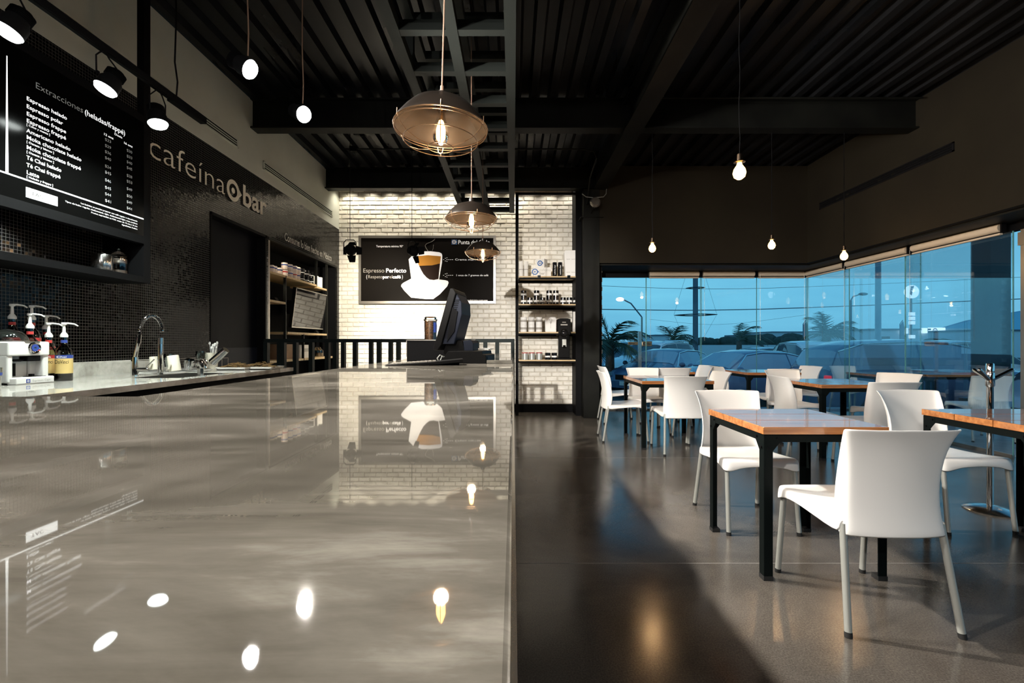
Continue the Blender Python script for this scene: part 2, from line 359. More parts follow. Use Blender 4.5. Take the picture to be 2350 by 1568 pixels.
# service wall (left)
yd0 = WX(482, 487, XL).y; yd1 = WX(611, 540, XL).y; yn0 = WX(616, 545, XL).y; zo = H+1.292
m = MB(); m.box((XL-.12, Y0, 0), (XL, yd0, ZT)); m.box((XL-.12, yd0, zo), (XL, YB, ZT)); m.box((XL-.5, yd1, 0), (XL, yn0, zo)); m.box((XL-.12, 7.80, 0), (XL, YB, zo))
struct(m, 'wall_left', M['tile'], 'service wall in small glossy black mosaic tiles', 'wall')
m = MB(); m.box((XL-.12, Y0, ZT), (XL, YB+.1, ZC)); struct(m, 'wall_left_upper', M['plaster'], 'grey green plaster wall above the black mosaic', 'wall')
m = MB(); m.box((XL-.13, yd0, 0), (XL-.10, yd1, zo)); d = struct(m, 'door_1', M['door'], 'flush dark door set in the black mosaic wall', 'door')
k = MB(); k.box((XL-.10, yd0, zo-.03), (XL+.006, yd1, zo)); k.box((XL-.10, yd0, 0), (XL+.006, yd0+.02, zo)); k.box((XL-.10, yd1-.03, 0), (XL+.006, yd1, zo)); k.build('door_frame', M['black'], d)
k = MB(); k.box((XL-.10, yd0+.02, H-.34), (XL-.094, yd1-.03, H-.05)); k.build('kick_plate', M['slate_plastic'], d)
# niche shell
m = MB(); m.box((XL-.50, yn0, 0), (XL-.46, 7.80, zo)); m.box((XL-.5, yn0, zo), (XL-.02, 7.80, zo+.04)); m.box((XL-.5, 7.78, 0), (XL-.02, 7.82, zo))
struct(m, 'wall_niche', M['black'], 'black back and side of the niche in the service wall', 'niche')
# brick wall: every brick is modelled in one wall mesh
m = MB(); m.use(M['mortar']); m.box((-3.6, YB, -.05), (1.42, YB+.2, ZC)); m.use(M['brick'])
rnd = random.Random(3); bw, bh, gp = .193, .0765, .011; row = 0; z = .145
while z < ZC-.1:
    x = XL-.05-(bw/2 if row % 2 else 0)
    while x < 1.40:
        w = bw-gp; h = bh-gp; dd = .009+rnd.uniform(-.002, .004); j = lambda: rnd.uniform(-.0025, .0025); b = .007
        x0, x1, z0, z1 = x+j(), x+w+j(), z+j(), z+h+j(); yf = YB-dd
        vs_ = [(x0, YB, z0), (x1, YB, z0), (x1, YB, z1), (x0, YB, z1), (x0+b, yf+j(), z0+b), (x1-b, yf+j(), z0+b), (x1-b, yf+j(), z1-b), (x0+b, yf+j(), z1-b)]
        m.add(vs_, [(4, 5, 6, 7), (0, 1, 5, 4), (1, 2, 6, 5), (2, 3, 7, 6), (3, 0, 4, 7)]); x += bw
    z += bh; row += 1
struct(m, 'wall_back', None, 'end wall of white painted bricks', 'brick wall')
m = MB(); m.box((0.02, YB-.06, 0), (1.2, YB-.02, .135)); struct(m, 'baseboard_back', M['black'], 'black skirting under the white brick wall', 'baseboard')
# window-side bulkhead
ZB = H+1.248
m = MB(); m.box((1.30, 7.22, ZB), (XR, 7.32, ZC)); struct(m, 'wall_bulkhead_back', M['brown_wall'], 'dark brown bulkhead above the far windows', 'wall')
m = MB(); m.box((XR, Y0, ZB), (XR+.1, 7.32, ZC)); struct(m, 'wall_bulkhead_right', M['brown_wall'], 'dark brown bulkhead above the side windows', 'wall')
m = MB(); m.box((1.30, 7.32, ZB-.02), (XG+.06, YG+.05, ZB+.02)); m.box((XR+.1, Y0, ZB-.02), (XG+.06, 7.32, ZB+.02)); struct(m, 'ceiling_soffit', M['beam_g'], 'low dark soffit strip above the glass', 'soffit')
m = MB(); m.box((1.42, YG-.02, ZG), (XG+.05, YG+.05, ZB)); m.box((XG-.02, Y0, ZG), (XG+.05, YG, ZB)); struct(m, 'trim_window_head', M['black'], 'black head rail over the frameless glass', 'head rail')
m = MB(); m.box((1.42, YG+.05, ZB), (XG+.3, YG+.25, ZC+.3)); m.box((XG+.06, Y0, ZB), (XG+.25, YG+.25, ZC+.3)); struct(m, 'wall_facade', M['brown_wall'], 'outer facade above the glass', 'wall')
m = MB(); m.box((-3.6, Y0-.1, 0), (XG+.1, Y0, ZC)); struct(m, 'wall_front', M['brown_wall'], 'dark wall at the entrance end', 'wall')
# steel deck with trapezoid ribs
m = MB(); rows_a, rows_b = [], []; x = XL-.1; pts = []
while x < XR+.5:
    pts += [(x, 0), (x+.085, 0), (x+.110, -.058), (x+.185, -.058), (x+.21, 0)]; x += .21
m.grid([[(px, Y0, ZC+.06+pz) for px, pz in pts], [(px, YG+.2, ZC+.06+pz) for px, pz in pts]], smooth=False)
m.box((-3.6, Y0, ZC+.07), (XG+.3, YG+.3, ZC+.2)); struct(m, 'ceiling', M['deck'], 'dark corrugated steel deck ceiling', 'ceiling')
# beams
def ibeam(name, a, b, w, h, label, mt, t=.018):
    m = MB(); a = Vector(a); b = Vector(b); m.bar(a+Vector((0, 0, -t/2)), b+Vector((0, 0, -t/2)), w, t); m.bar(a+Vector((0, 0, -h+t/2)), b+Vector((0, 0, -h+t/2)), w, t)
    m.bar(a+Vector((0, 0, -h/2)), b+Vector((0, 0, -h/2)), .05, h-2*t); return struct(m, name, mt, label, 'beam')
ibeam('beam_1', (XL, 5.30, ZC+.01), (XR, 5.30, ZC+.01), .15, .34, 'nearer black steel cross beam', M['beam_g'])
ibeam('beam_2', (XL, 7.36, ZC+.01), (1.3, 7.36, ZC+.01), .15, .33, 'farther black steel cross beam in front of the brick wall', M['beam_g'])
ibeam('beam_3', (1.35, Y0, ZC-.03), (1.35, 7.30, ZC-.03), .20, .34, 'long steel girder running to the column', M['beam_g'])
ibeam('beam_4', (XL, 3.24, ZC+.01), (XR, 3.24, ZC+.01), .15, .30, 'cross beam just overhead', M['beam_g'])
# column by the brick wall
m = MB(); m.box((1.09, 7.21, 0), (1.34, 7.45, ZC-.36)); m.box((1.04, 7.19, H+1.95), (1.40, 7.47, H+1.96)); c = struct(m, 'column', M['beam_g'], 'dark steel column beside the brick wall', 'column', bevel=.006)
m = MB(); m.box((1.0, 7.45, 0), (1.42, YG+.06, ZC)); struct(m, 'wall_pier', M['black'], 'dark pier between bricks and windows', 'wall')

# ---- glass
def pane_back(x0, x1, y, n, lab):
    m = MB(); m.box((x0, y-.004, .02), (x1, y+.004, ZG)); o = struct(m, 'window_%d' % n, M['pane'], lab, 'window')
    e = MB()
    for x in (x0, x1): e.box((x-.004, y-.0045, .02), (x+.004, y+.0045, ZG))
    e.build('glass_edge', M['pane_edge'], o); b = MB(); b.box((x0, y-.015, 0), (x1, y+.015, .03)); b.build('sill_rail', M['trim_steel'], o); return o
xs = [1.42, W(1483, 0, YG).x, W(1609, 0, YG).x, W(1737, 0, YG).x, XG]
for i in range(4):
    pane_back(xs[i]+.006, xs[i+1]-.006, YG+(.02 if i % 2 else 0), i+1, ('first', 'second', 'third', 'fourth')[i]+' tall glass pane of the far window wall counted from the column')
def pane_side(y0, y1, x, n, lab):
    m = MB(); m.box((x-.004, y0, .02), (x+.004, y1, ZG)); o = struct(m, 'window_%d' % n, M['pane'], lab, 'window'); e = MB()
    for y in (y0, y1): e.box((x-.0045, y-.004, .02), (x+.0045, y+.004, ZG))
    e.build('glass_edge', M['pane_edge'], o); b = MB(); b.box((x-.015, y0, 0), (x+.015, y1, .03)); b.build('sill_rail', M['trim_steel'], o); return o
ys = [(YG-.01, 7.05), (7.19, 5.85), (6.02, 4.72)]
for i, (a, b) in enumerate(ys): pane_side(b, a, XG+(0, .03, -.02)[i], 5+i, ('first', 'second', 'third')[i]+' side window pane counted from the glass corner')
pane_side(4.60, 3.4, XG, 8, 'glass door leaf beside the white door post'); pane_side(3.38, 2.0, XG, 9, 'side pane just past the door'); pane_side(1.98, Y0+.02, XG, 10, 'long side pane near the entrance end')
m = MB(); m.box((XG-.012, 4.61, 0), (XG+.03, 4.66, ZG)); m.box((XG-.03, 4.60, ZG-.16), (XG+.03, 4.67, ZG-.03)); struct(m, 'trim_door_post', M['trim_steel'], 'pale metal post at the edge of the glass door', 'door post')
# roller blinds
def blind(a, b, label, r=.042):
    t = thing('roller_blind', label, 'blind', group='rolled up beige window blinds'); a = Vector(a); b = Vector(b); d = (b-a).normalized()
    MB().cyl(a+d*.02, b-d*.02, r, n=20).build('fabric_roll', M['blind'], t)
    k = MB(); s = Vector((0, 0, 1)); k.bar(a+d*.02-s*(r+.022), b-d*.02-s*(r+.022), .03, .018); k.build('bottom_bar', M['blind'], t)
    for q in (a, b):
        e = MB(); e.bar(q-d*.008, q+d*.008, .05, .10); e.build('end_bracket', M['black'], t)
    c = MB(); q = a+d*.03-Vector((d.y, -d.x, 0))*.05*(-1); pts = [q+Vector((0, 0, -.02-.16*i)) for i in range(8)]; c.tube(pts, .0022, 5); c.build('pull_chain', M['alu'], t)
zb = H+1.185
bx = [W(1487, 0, 7.95).x, W(1610, 0, 7.95).x, W(1737, 0, 7.95).x, 5.02]
for i, l in enumerate(('rolled beige blind on the far glass nearest the column', 'middle rolled beige blind on the far glass', 'rolled beige blind on the far glass reaching the corner')):
    blind((bx[i], 7.95, zb), (bx[i+1]-.03, 7.95, zb), l)
by = [7.93, 6.98, 5.83, 4.70]
for i, l in enumerate(('rolled beige blind on the side glass starting at the corner', 'middle rolled beige blind on the side glass', 'rolled beige blind on the side glass ending at the door post')):
    blind((5.0, by[i], zb), (5.0, by[i+1]+.04, zb), l)

# ---- slot grilles
def grille(p0, p1, n, label, face, sl=3):
    """p0,p1 lower corners on the wall; n the inward normal"""
    t = thing('air_grille', label, 'vent', tuple(p0)); d = Vector(p1)-Vector(p0); L = d.length; d.normalize(); n = Vector(n); hh = .10
    def bx(mb, u0, u1, z0, z1, n0, n1):
        P = [d*u+Vector((0, 0, z))+n*q for u, z, q in ((u0, z0, n0), (u1, z0, n0), (u1, z1, n0), (u0, z1, n0), (u0, z0, n1), (u1, z0, n1), (u1, z1, n1), (u0, z1, n1))]
        mb.add(P, [(0, 3, 2, 1), (4, 5, 6, 7), (0, 1, 5, 4), (1, 2, 6, 5), (2, 3, 7, 6), (3, 0, 4, 7)])
    f = MB(); bx(f, 0, L, 0, .014, 0, .012); bx(f, 0, L, hh-.014, hh, 0, .012); bx(f, 0, .02, .0, hh, 0, .012); bx(f, L-.02, L, 0, hh, 0, .012); f.build('grille_frame', face, t)
    f = MB(); bx(f, .02, L-.02, .014, hh-.014, .0005, .002); f.build('slot_backing', M['black'], t)
    f = MB()
    for i in range(1, sl): z = .014+(hh-.028)*i/sl; bx(f, .02, L-.02, z-.004, z+.004, 0, .010)
    f.build('slat', face, t); return t
grille((XL, 2.35, H+2.09), (XL, WX(546, 337, XL).y, H+2.09), X_, 'long pale slot grille on the plaster wall near the track lights', M['plaster'])
grille((XL, WX(603, 385, XL).y, H+2.06), (XL, WX(762, 490, XL).y, H+2.06), X_, 'pale slot grille on the plaster wall next to the brick wall', M['plaster'])
g = grille((XR, 4.81, H+1.99), (XR, 6.92, H+1.99), (-1, 0, 0), 'black slot grille on the dark brown bulkhead', M['black_gloss'])
k = MB()
for y in (.25, .75, .95, 1.5, 1.7): k.box((-.014, y, .03), (-.004, y+.045, .05))
k.build('clip', M['steel'], g)

# ------------------------------------------------------------------ bar with polished stone top
ZBAR = H-.118; XB = -.835; YE = .1*0+WZ(200, 910, ZBAR).y
bar = thing('service_bar', 'long bar counter with a polished grey streaked stone top', 'bar counter')
m = MB(); m.prism([(-2.0, -1.2, ZBAR-.04), (0, -1.2, ZBAR-.04), (0, 4.42, ZBAR-.04), (-.80, 4.42, ZBAR-.04), (XB, YE, ZBAR-.04), (-2.0, YE, ZBAR-.04)], (0, 0, .04)); m.build('stone_top', M['bar_stone'], bar, bevel=.004); m = MB(); m.box((-.0010, -1.2, ZBAR-.041), (.0015, 4.42, ZBAR+.0004)); m.build('edge_trim', M['steel'], bar)
m = MB(); m.prism([(-1.9, -1.1, 0), (-.03, -1.1, 0), (-.03, 4.38, 0), (-.74, 4.38, 0), (-.77, YE-.06, 0), (-1.9, YE-.06, 0)], (0, 0, ZBAR-.04)); m.build('base_cabinet', M['black'], bar)
# back counter
XF = -2.055; ZK = H-.226; YK = 4.34
kc = thing('back_counter', 'pale stone back counter with a sink along the mosaic wall', 'counter')
m = MB()
sy0, sy1, sx0, sx1 = 3.02, 3.62, -2.55, -2.17
for a, b in (((XL+.02, .3), (XF, sy0)), ((XL+.02, sy1), (XF, YK)), ((XL+.02, sy0), (sx0, sy1)), ((sx1, sy0), (XF, sy1))): m.box((a[0], a[1], ZK-.032), (b[0], b[1], ZK))
m.build('stone_worktop', M['counter_stone'], kc)
m = MB(); m.box((XL+.001, .3, ZK), (XL+.022, YK-.25, ZK+.098)); m.build('splashback', M['counter_stone'], kc)
m = MB(); m.box((XL+.03, .35, .08), (XF-.03, YK-.05, ZK-.19)); m.box((XL+.03, .35, ZK-.19), (sx0-.02, YK-.05, ZK-.033)); m.box((sx1+.02, .35, ZK-.19), (XF-.03, YK-.05, ZK-.033)); m.build('cabinet_body', M['black'], kc)
m = MB(); m.box((sx0, sy0, ZK-.18), (sx1, sy1, ZK-.176)); m.box((sx0, sy0, ZK-.18), (sx0+.004, sy1, ZK-.005)); m.box((sx1-.004, sy0, ZK-.18), (sx1, sy1, ZK-.005)); m.box((sx0, sy1-.004, ZK-.18), (sx1, sy1, ZK-.005)); m.box((sx0, sy0, ZK-.18), (sx1, sy0+.004, ZK-.005)); m.build('sink_basin', M['steel'], kc)
# slatted black railing at the far end of the bar
YR = 4.50
fr = thing('slatted_railing', 'black slatted steel railing behind the end of the bar', 'railing', (0, YR, 0))
zr = H+(CY-778)*YR/FPX
m = MB(); m.box((-2.42, 0, zr-.034), (.012, .05, zr)); m.build('top_rail', M['green_steel'], fr, bevel=.002)
for a, b in ((604, 613), (635, 643), (644, 652), (671.5, 680), (708, 717), (745, 754), (763, 772), (782, 790), (809, 818), (846, 854), (864, 873), (891, 899.5), (908.6, 917.7), (935, 943), (962, 971), (990, 999), (1017, 1026), (1050, 1059), (1090, 1099), (1109, 1118), (1136.5, 1145.5), (1172.5, 1181)):
    m = MB(); m.box(((a-CX)*YR/FPX, 0, .02), ((b-CX)*YR/FPX, .052, zr-.034)); m.build('slat_post', M['green_steel'], fr)
m = MB(); m.box((-2.42, 0, .0), (.012, .05, .02)); m.build('bottom_rail', M['green_steel'], fr)

# ------------------------------------------------------------------ steel lattice over the bar
la = thing('ceiling_lattice', 'long dark steel lattice frame hung over the bar', 'lattice', (0, 0, H+1.95))
xl, xm, xr = -.75, -.385, -.02; wd = .072
for nm, z in (('lower_grid', 0), ('upper_grid', .36)):
    for x in (xl, xm, xr):
        m = MB(); m.box((x-wd/2, -1.0, z), (x+wd/2, 6.95, z+.07)); m.build('long_rail', M['lattice'], la)
    for k in range(18):
        y = 6.90-k*.442; m = MB(); m.box((xl, y-.03, z+.002), (xr, y+.03, z+.068)); m.build('cross_bar', M['lattice'], la)
for k in range(0, 18, 2):
    for x in (xl, xr): m = MB(); m.box((x-.03, 6.87-k*.442, .07), (x+.03, 6.93-k*.442, .36)); m.build('spacer_post', M['lattice'], la)
for y in (0.4, 2.6, 4.8, 6.6):
    for x in (xl, xr): m = MB(); m.cyl((x, y, .43), (x, y, 2.755-1.95+.02), .006, n=8); m.build('hanger_rod', M['black'], la)

# ------------------------------------------------------------------ hanging box frame with the backlit menu and a shelf
XM = -2.66; py_ = 3.375; zmb = H+.770; zmt = H+1.585
bf = thing('hanging_steel_rack', 'black steel frame hung from the ceiling around menu and shelf', 'frame')
m = MB(); m.box((XM-.05, 3.345, H+.436), (XM, 3.405, ZC)); m.build('front_post', M['black'], bf)
m = MB(); m.box((XL+.002, .2, H+.436), (XM, 3.345, H+.480)); m.build('shelf_board', M['black'], bf)
m = MB(); m.box((XL+.002, 3.345, H+.436), (XM-.05, 3.405, H+.80)); m.build('end_panel', M['black'], bf)
m = MB(); m.box((XM-.05, .2, zmb-.055), (XM+.005, 3.345, zmb)); m.box((XM-.05, .2, zmt), (XM+.005, 3.345, zmt+.05)); m.build('board_rail', M['black'], bf)
mb_ = thing('menu_board', 'black backlit menu board with white price list', 'menu board', (XM, 0, 0))
m = MB(); m.box((-.05, .2, zmb), (0, 3.343, zmt)); m.build('panel', M['lit_board'], mb_)
def mp(px, py): q = WX(px, py, XM); return q.y, q.z
def lt(mb, s, px, py, h, w=None, bold=0, al='L'):
    y, z = mp(px, py); mb.text(s, (.0015, y, z), (0, 1, 0), (0, 0, 1), h, w, bold, align=al)
A = MB(); B = MB()
rowsL = [('Espresso helado', 229, 0, 93), ('Espresso polar', 247, 0, 84), ('Espresso frappe', 264, 0, 91), ('Espresso frappé', 280, 0, 91), ('[ Coco y menta ]', 287.5, 1, 54), ('Americano helado', 303, 0, 101),
         ('Moka chocolate helado', 318, 0, 126), ('[ Oaxaca y blanco ]', 327, 1, 63), ('Moka chocolate frappé', 341, 0, 125), ('[ Oaxaca y blanco ]', 350, 1, 63), ('Té Chai helado', 365, 0, 80), ('Té Chai frappé', 382, 0, 78), ('Latte', 399, 0, 29), ('[ Helado y frappe ]', 407, 1, 61)]
for s, y, sm, w in rowsL:
    y0, z0 = mp(60, y); y1, _ = mp(60+w, y); A.text(s, (.0015, y0, z0), (0, 1, 0), (0, 0, 1), .012 if sm else .022, y1-y0, .004 if sm else .008)
pr = ['$23', '$29', '$36', '$40', '$24', '$45', '$46', '$45', '$44', '$41']; pr2 = ['$30', '$33', '$40', '$45', '$28', '$53', '$49', '$50', '$49', '$44']
for i, yy in enumerate((322, 336, 350, 364, 383, 397, 415, 432, 447, 462)):
    y0, z0 = mp(240, yy); B.text(pr[i], (.0015, y0, z0), Y_, Z_, .019, .047)
    k = (zmb, 0); y1, _ = mp(290, 0); B.text(pr2[i], (.0015, y1, z0), Y_, Z_, .019, .047)
lt(A, 'Dosis', 262, 309, .015, .062); lt(A, '12 onz', 237, 309, .015, .075); lt(A, '16 onz', 283, 329, .015, .075)
y0, z0 = mp(80, 201); y1, _ = mp(190, 0); B.text('Extracciones', (.0015, y0, z0), Y_, Z_, .036, y1-y0, -.006); y2, _ = mp(287, 0); A.text('(heladas/frappé)', (.0015, y1+.01, z0), Y_, Z_, .034, y2-y1-.012)
for i, (s, w) in enumerate((('Las bebidas se pueden preparar con café regular o descafeinado', .43), ('Tipos de leche: regular, deslactosada, light, deslactosada light, soya, avellana', .53), ('Precios expresados en M.N. onzas de 12 onz y 16 onz', .36), ('Ingredientes: Avellana', .13))):
    A.text(s, (.0015, 3.285, H+.858-i*.0185), Y_, Z_, .009, w, align='R')
A.build('white_lettering', M['lit_white'], mb_); B.build('dim_lettering', M['lit_grey'], mb_)
m = MB(); zl = H+.893; m.box((.0005, .2, zl-.004), (.0014, 3.34, zl+.004)); y0, _ = mp(15.5, 0); m.prism([(.0005, y0-.007, zl), (.0005, y0+.007, zl), (.0005, y0+.002, H+1.51), (.0005, y0-.002, H+1.51)], (.001, 0, 0))
m.build('divider_line', M['lit_white'], mb_)
m = MB(); y0, z0 = mp(59, 452); y1, _ = mp(132, 0); m.box((.0005, y0, z0), (.0013, y1, z0+.055)); q = m.build('white_badge', M['lit_white'], mb_, bevel=.004)
m = MB(); m.text('TAC', (.003, y0+.025, z0+.018), Y_, Z_, .02, .07); m.build('badge_letters', M['black'], q)

# ------------------------------------------------------------------ wall lettering
def wl_(mb, s, px0, px1, z, h, bold=0):
    a = WX(px0, 0, XL).y; b = WX(px1, 0, XL).y; mb.text(s, (XL+.015, a, z), Y_, Z_, h, b-a, bold)
zs = H+1.515
m = MB(); wl_(m, 'cafeína', 333, 513, zs, .21, -.012); q = m.build('wall_lettering', M['lettering']); tag(q, 'thin cream letters of the shop name on the mosaic wall', 'sign lettering')
m = MB(); wl_(m, 'bar', 553, 609, zs, .225, .02); m.lathe([(1e-4, 0), (.012, 0)], (XL+.02, WX(617, 0, XL).y, zs+.17), 12, Matrix.Rotation(PI/2, 3, 'Y')); q = m.build('wall_lettering', M['lettering']); tag(q, 'bold cream word bar on the mosaic wall', 'sign lettering')
def ring(mb, c, r0, r1, u, v, n=32):
    c = Vector(c); u = Vector(u); v = Vector(v); P = []
    for r in (r0, r1):
        for i in range(n): a = 2*PI*i/n; P.append(c+u*math.cos(a)*r+v*math.sin(a)*r)
    mb.add(P, [(i, (i+1) % n, n+(i+1) % n, n+i) for i in range(n)])
def disc(mb, c, r, u, v, n=24):
    c = Vector(c); u = Vector(u); v = Vector(v); mb.add([c+u*math.cos(2*PI*i/n)*r+v*math.sin(2*PI*i/n)*r for i in range(n)], [tuple(range(n))])
def logo(mb, c, r, u, v):
    """ring with a dot and a small tip on its right"""
    ring(mb, c, r*.62, r, u, v); disc(mb, c, r*.27, u, v); c = Vector(c); u = Vector(u); v = Vector(v)
    mb.add([c+u*r*.93+v*r*.38, c+u*r*.93-v*r*.38, c+u*r*1.38], [(0, 1, 2)])
m = MB(); a = WX(516, 0, XL).y; b = WX(548, 0, XL).y; logo(m, (XL+.02, (a+b)/2-.01, zs+.088), .112, Y_, Z_); q = m.build('wall_emblem', M['lettering']); tag(q, 'cream ring and dot emblem between the sign words', 'emblem')
m = MB(); a = WX(652, 0, XL).y; b = WX(760, 0, XL).y; m.text('Consume lo bien hecho en México', (XL+.006, a, H+1.333), Y_, Z_, .105, b-a, .012); q = m.build('wall_lettering', M['lettering_dim']); tag(q, 'small pale slogan lettering above the niche shelves', 'sign lettering')

# ------------------------------------------------------------------ coffee poster on the brick wall
YP = YB-.05
po = thing('coffee_poster', 'framed black coffee poster on the white brick wall', 'poster')
def pp(px, py, d=.002): q = W(px, py, YP-d); return q
a = pp(823, 697, 0); b = pp(1138, 541, 0); t_ = .042
m = MB(); m.box((a.x+.01, YP, a.z+.01), (b.x-.01, YP+.02, b.z-.01)); m.build('poster_sheet', M['poster'], po)
m = MB(); m.box((a.x, YP-.01, a.z), (b.x, YP+.025, a.z+t_)); m.box((a.x, YP-.01, b.z-t_), (b.x, YP+.025, b.z)); m.box((a.x, YP-.01, a.z+t_), (a.x+t_, YP+.025, b.z-t_)); m.box((b.x-t_, YP-.01, a.z+t_), (b.x, YP+.025, b.z-t_)); m.build('poster_frame', M['trim_steel'], po)
def pc(pts, d=.002): return [pp(820+x/7.12, 535+y/7.12, d) for x, y in pts]
def poly(mb, pts): mb.add(pts, [tuple(range(len(pts)))[::-1]])
m = MB(); poly(m, pc([(838, 430), (915, 350), (1050, 300), (1200, 298), (1340, 315), (1378, 335), (1388, 365), (1384, 480), (1335, 760), (1440, 772), (1480, 785), (1492, 812), (1470, 870), (1350, 1000), (1240, 1080), (1120, 1080), (880, 1055), (770, 945), (715, 870), (722, 840), (750, 815), (880, 745)])); m.build('printed_cup', M['print_white_glow'], po)
m = MB(); poly(m, pc([(952, 378), (1160, 362), (1366, 380), (1352, 497), (1220, 528), (1010, 536), (972, 450)], .004)); m.build('printed_crema', M['print_crema'], po)
m = MB(); poly(m, pc([(1010, 536), (1220, 528), (1352, 497), (1325, 752), (1250, 768), (1180, 760), (1130, 725), (1080, 670), (1040, 600)], .004)); m.build('printed_coffee', M['print_coffee'], po)
m = MB(); L = pc([(1155, 295), (1120, 240), (1108, 205), (1130, 175), (1210, 145), (1245, 120), (1270, 95)], .003); m.tube(L, .004, 5); L = pc([(1225, 290), (1240, 250), (1245, 190)], .003); m.tube(L, .002, 5); m.build('printed_steam', M['print_grey'], po)
def pt(mb, s, x, y, w, h, bold=0): o = pp(820+x/7.12, 535+y/7.12, .003); mb.text(s, o, X_, Z_, h/7.12*YP/FPX, w/7.12*YP/FPX, bold)
A = MB(); B = MB()
pt(A, 'Perfecto', 465, 645, 335, 70, .02); pt(B, 'Espresso', 90, 645, 350, 70, -.004); pt(A, '(', 145, 740, 15, 60); pt(B, 'Respeto', 172, 740, 240, 55, -.004); pt(A, 'por', 415, 740, 105, 50, .035); pt(B, 'el', 522, 740, 50, 55); pt(A, 'café', 574, 740, 138, 50, .035); pt(A, ')', 728, 740, 15, 60)
pt(A, 'Temperatura mínima 95º', 308, 232, 440, 34); pt(A, 'Crema marrón', 1595, 448, 420, 32); pt(A, '1 onza de 7 gramos de café', 1610, 705, 530, 32); pt(A, 'Punta del Cielo', 1645, 182, 520, 70); pt(A, 'cafeína bar', 1850, 235, 320, 34); pt(A, 'www.puntadelcielo.com.mx', 1620, 1110, 510, 26)
for yy in (435, 690):
    for x0 in (1455, 1485, 1515, 1545): poly(A, pc([(x0, yy-3), (x0+20, yy-3), (x0+20, yy+3), (x0, yy+3)], .003))
    for (xx, dy) in ((1410, 0), (1440, -22), (1465, -30), (1440, 22), (1465, 30)): poly(A, pc([(xx-8, yy+dy-3), (xx+8, yy+dy-3), (xx+8, yy+dy+3), (xx-8, yy+dy+3)], .003))
A.build('white_lettering', M['print_white_glow'], po); B.build('thin_lettering', M['print_grey'], po)
m = MB(); poly(m, pc([(1540, 105), (1632, 105), (1632, 188), (1540, 188)], .003)); q = m.build('blue_emblem_square', M['print_blue'], po)
m = MB(); o_ = pp(820+1580/7.12, 535+146/7.12, .005); logo(m, o_, .034, X_, Z_); m.build('emblem_ring', M['white_paper'], q)
# ------------------------------------------------------------------ chairs
def lerp(a, b, t): return a+(b-a)*t
def interp(tab, t):
    for i in range(len(tab)-1):
        if t <= tab[i+1][0]:
            k = (t-tab[i][0])/(tab[i+1][0]-tab[i][0]); return [lerp(p, q, k) for p, q in zip(tab[i][1:], tab[i+1][1:])]
    return list(tab[-1][1:])
def make_chair():
    t = thing('cafe_chair', 'white moulded cafe chair', 'chair')
    # seat: pan with soft dish, front lip and side skirts; local +y is the front
    rows = []
    prof = [(-.205, .440, .205), (-.12, .437, .212), (-.02, .436, .218), (.08, .441, .222), (.17, .450, .224), (.225, .455, .222), (.245, .449, .218)]
    for y, z, w in prof:
        r = []
        for j in range(-6, 7):
            u = j/6; dish = -.012*(1-u*u)*max(0, 1-abs(y)/.25); r.append(Vector((w*u, y-.010*u*u*(y > .2), z+dish)))
        rows.append(r)
    m = MB(); m.grid(rows)
    for s in (-1, 1):
        a = [Vector((s*w, y-.010*(y > .2), z)) for y, z, w in prof]; low = [.385, .392, .408, .418, .412, .388, .378]
        k = len(a)-1; mid = [p+Vector((s*.006, .006*(i == k), -.012)) for i, p in enumerate(a)]; b = [Vector((p.x+s*.010, p.y+.012*(i == k), l)) for i, (p, l) in enumerate(zip(a, low))]
        m.grid([a, mid, b] if s > 0 else [b, mid, a])
    fr = rows[-1]; lowf = [.378, .380, .396, .405, .409, .411, .412, .411, .409, .405, .396, .380, .378]
    r1 = [p+Vector((0, .008, -.012)) for p in fr]; r2 = [Vector((p.x*1.03, p.y+.014, l)) for p, l in zip(fr, lowf)]
    for e, s in ((0, -1), (-1, 1)): r1[e] = fr[e]+Vector((s*.006, .006, -.012)); r2[e] = Vector((fr[e].x+s*.010, fr[e].y+.012, .378))
    m.grid([fr, r1, r2][::-1])
    import bmesh
    so = m.build('seat', M['white_plastic'], t, solid=.007, sub=1); bm = bmesh.new(); bm.from_mesh(so.data); bmesh.ops.remove_doubles(bm, verts=bm.verts, dist=.0008); bmesh.ops.recalc_face_normals(bm, faces=bm.faces); bm.to_mesh(so.data); bm.free()
    # back: tall curved sheet flared at the top, with side flanges wrapping forward lower down
    tab = [(.385, -.232, .214, .010), (.43, -.222, .212, .022), (.50, -.214, .206, .036), (.60, -.218, .200, .036), (.70, -.234, .204, .026), (.77, -.256, .214, .018), (.815, -.278, .224, .014), (.828, -.288, .228, .012)]
    rows = []
    for z, y, w, wrap in tab:
        r = []
        for j in range(-8, 9):
            u = j/8; a = abs(u); f = max(0, (a-.80)/.20); r.append(Vector((w*math.copysign(min(a, .80)/.80*.93+f*.07, u), y+.030*a*a+wrap*f*f-.018*(1-a*a), z-.004*a)))
        rows.append(r)
    m = MB(); m.grid(rows); m.build('backrest', M['white_plastic'], t, solid=.007, sub=1)
    for (a, b) in (((-.205, .222, .40), (-.212, .262, .012)), ((.205, .222, .40), (.212, .262, .012)), ((-.198, -.195, .425), (-.222, -.262, .012)), ((.198, -.195, .425), (.222, -.262, .012))):
        l = MB().cyl(a, b, .0135, n=14).build('leg', M['alu'], t); d = (Vector(b)-Vector(a)).normalized()
        MB().cyl(Vector(b)-d*.008, Vector(b)+d*.0125, .0145, n=14).build('rubber_foot', M['rubber'], l)
    return t
chair0 = make_chair(); chair_used = []
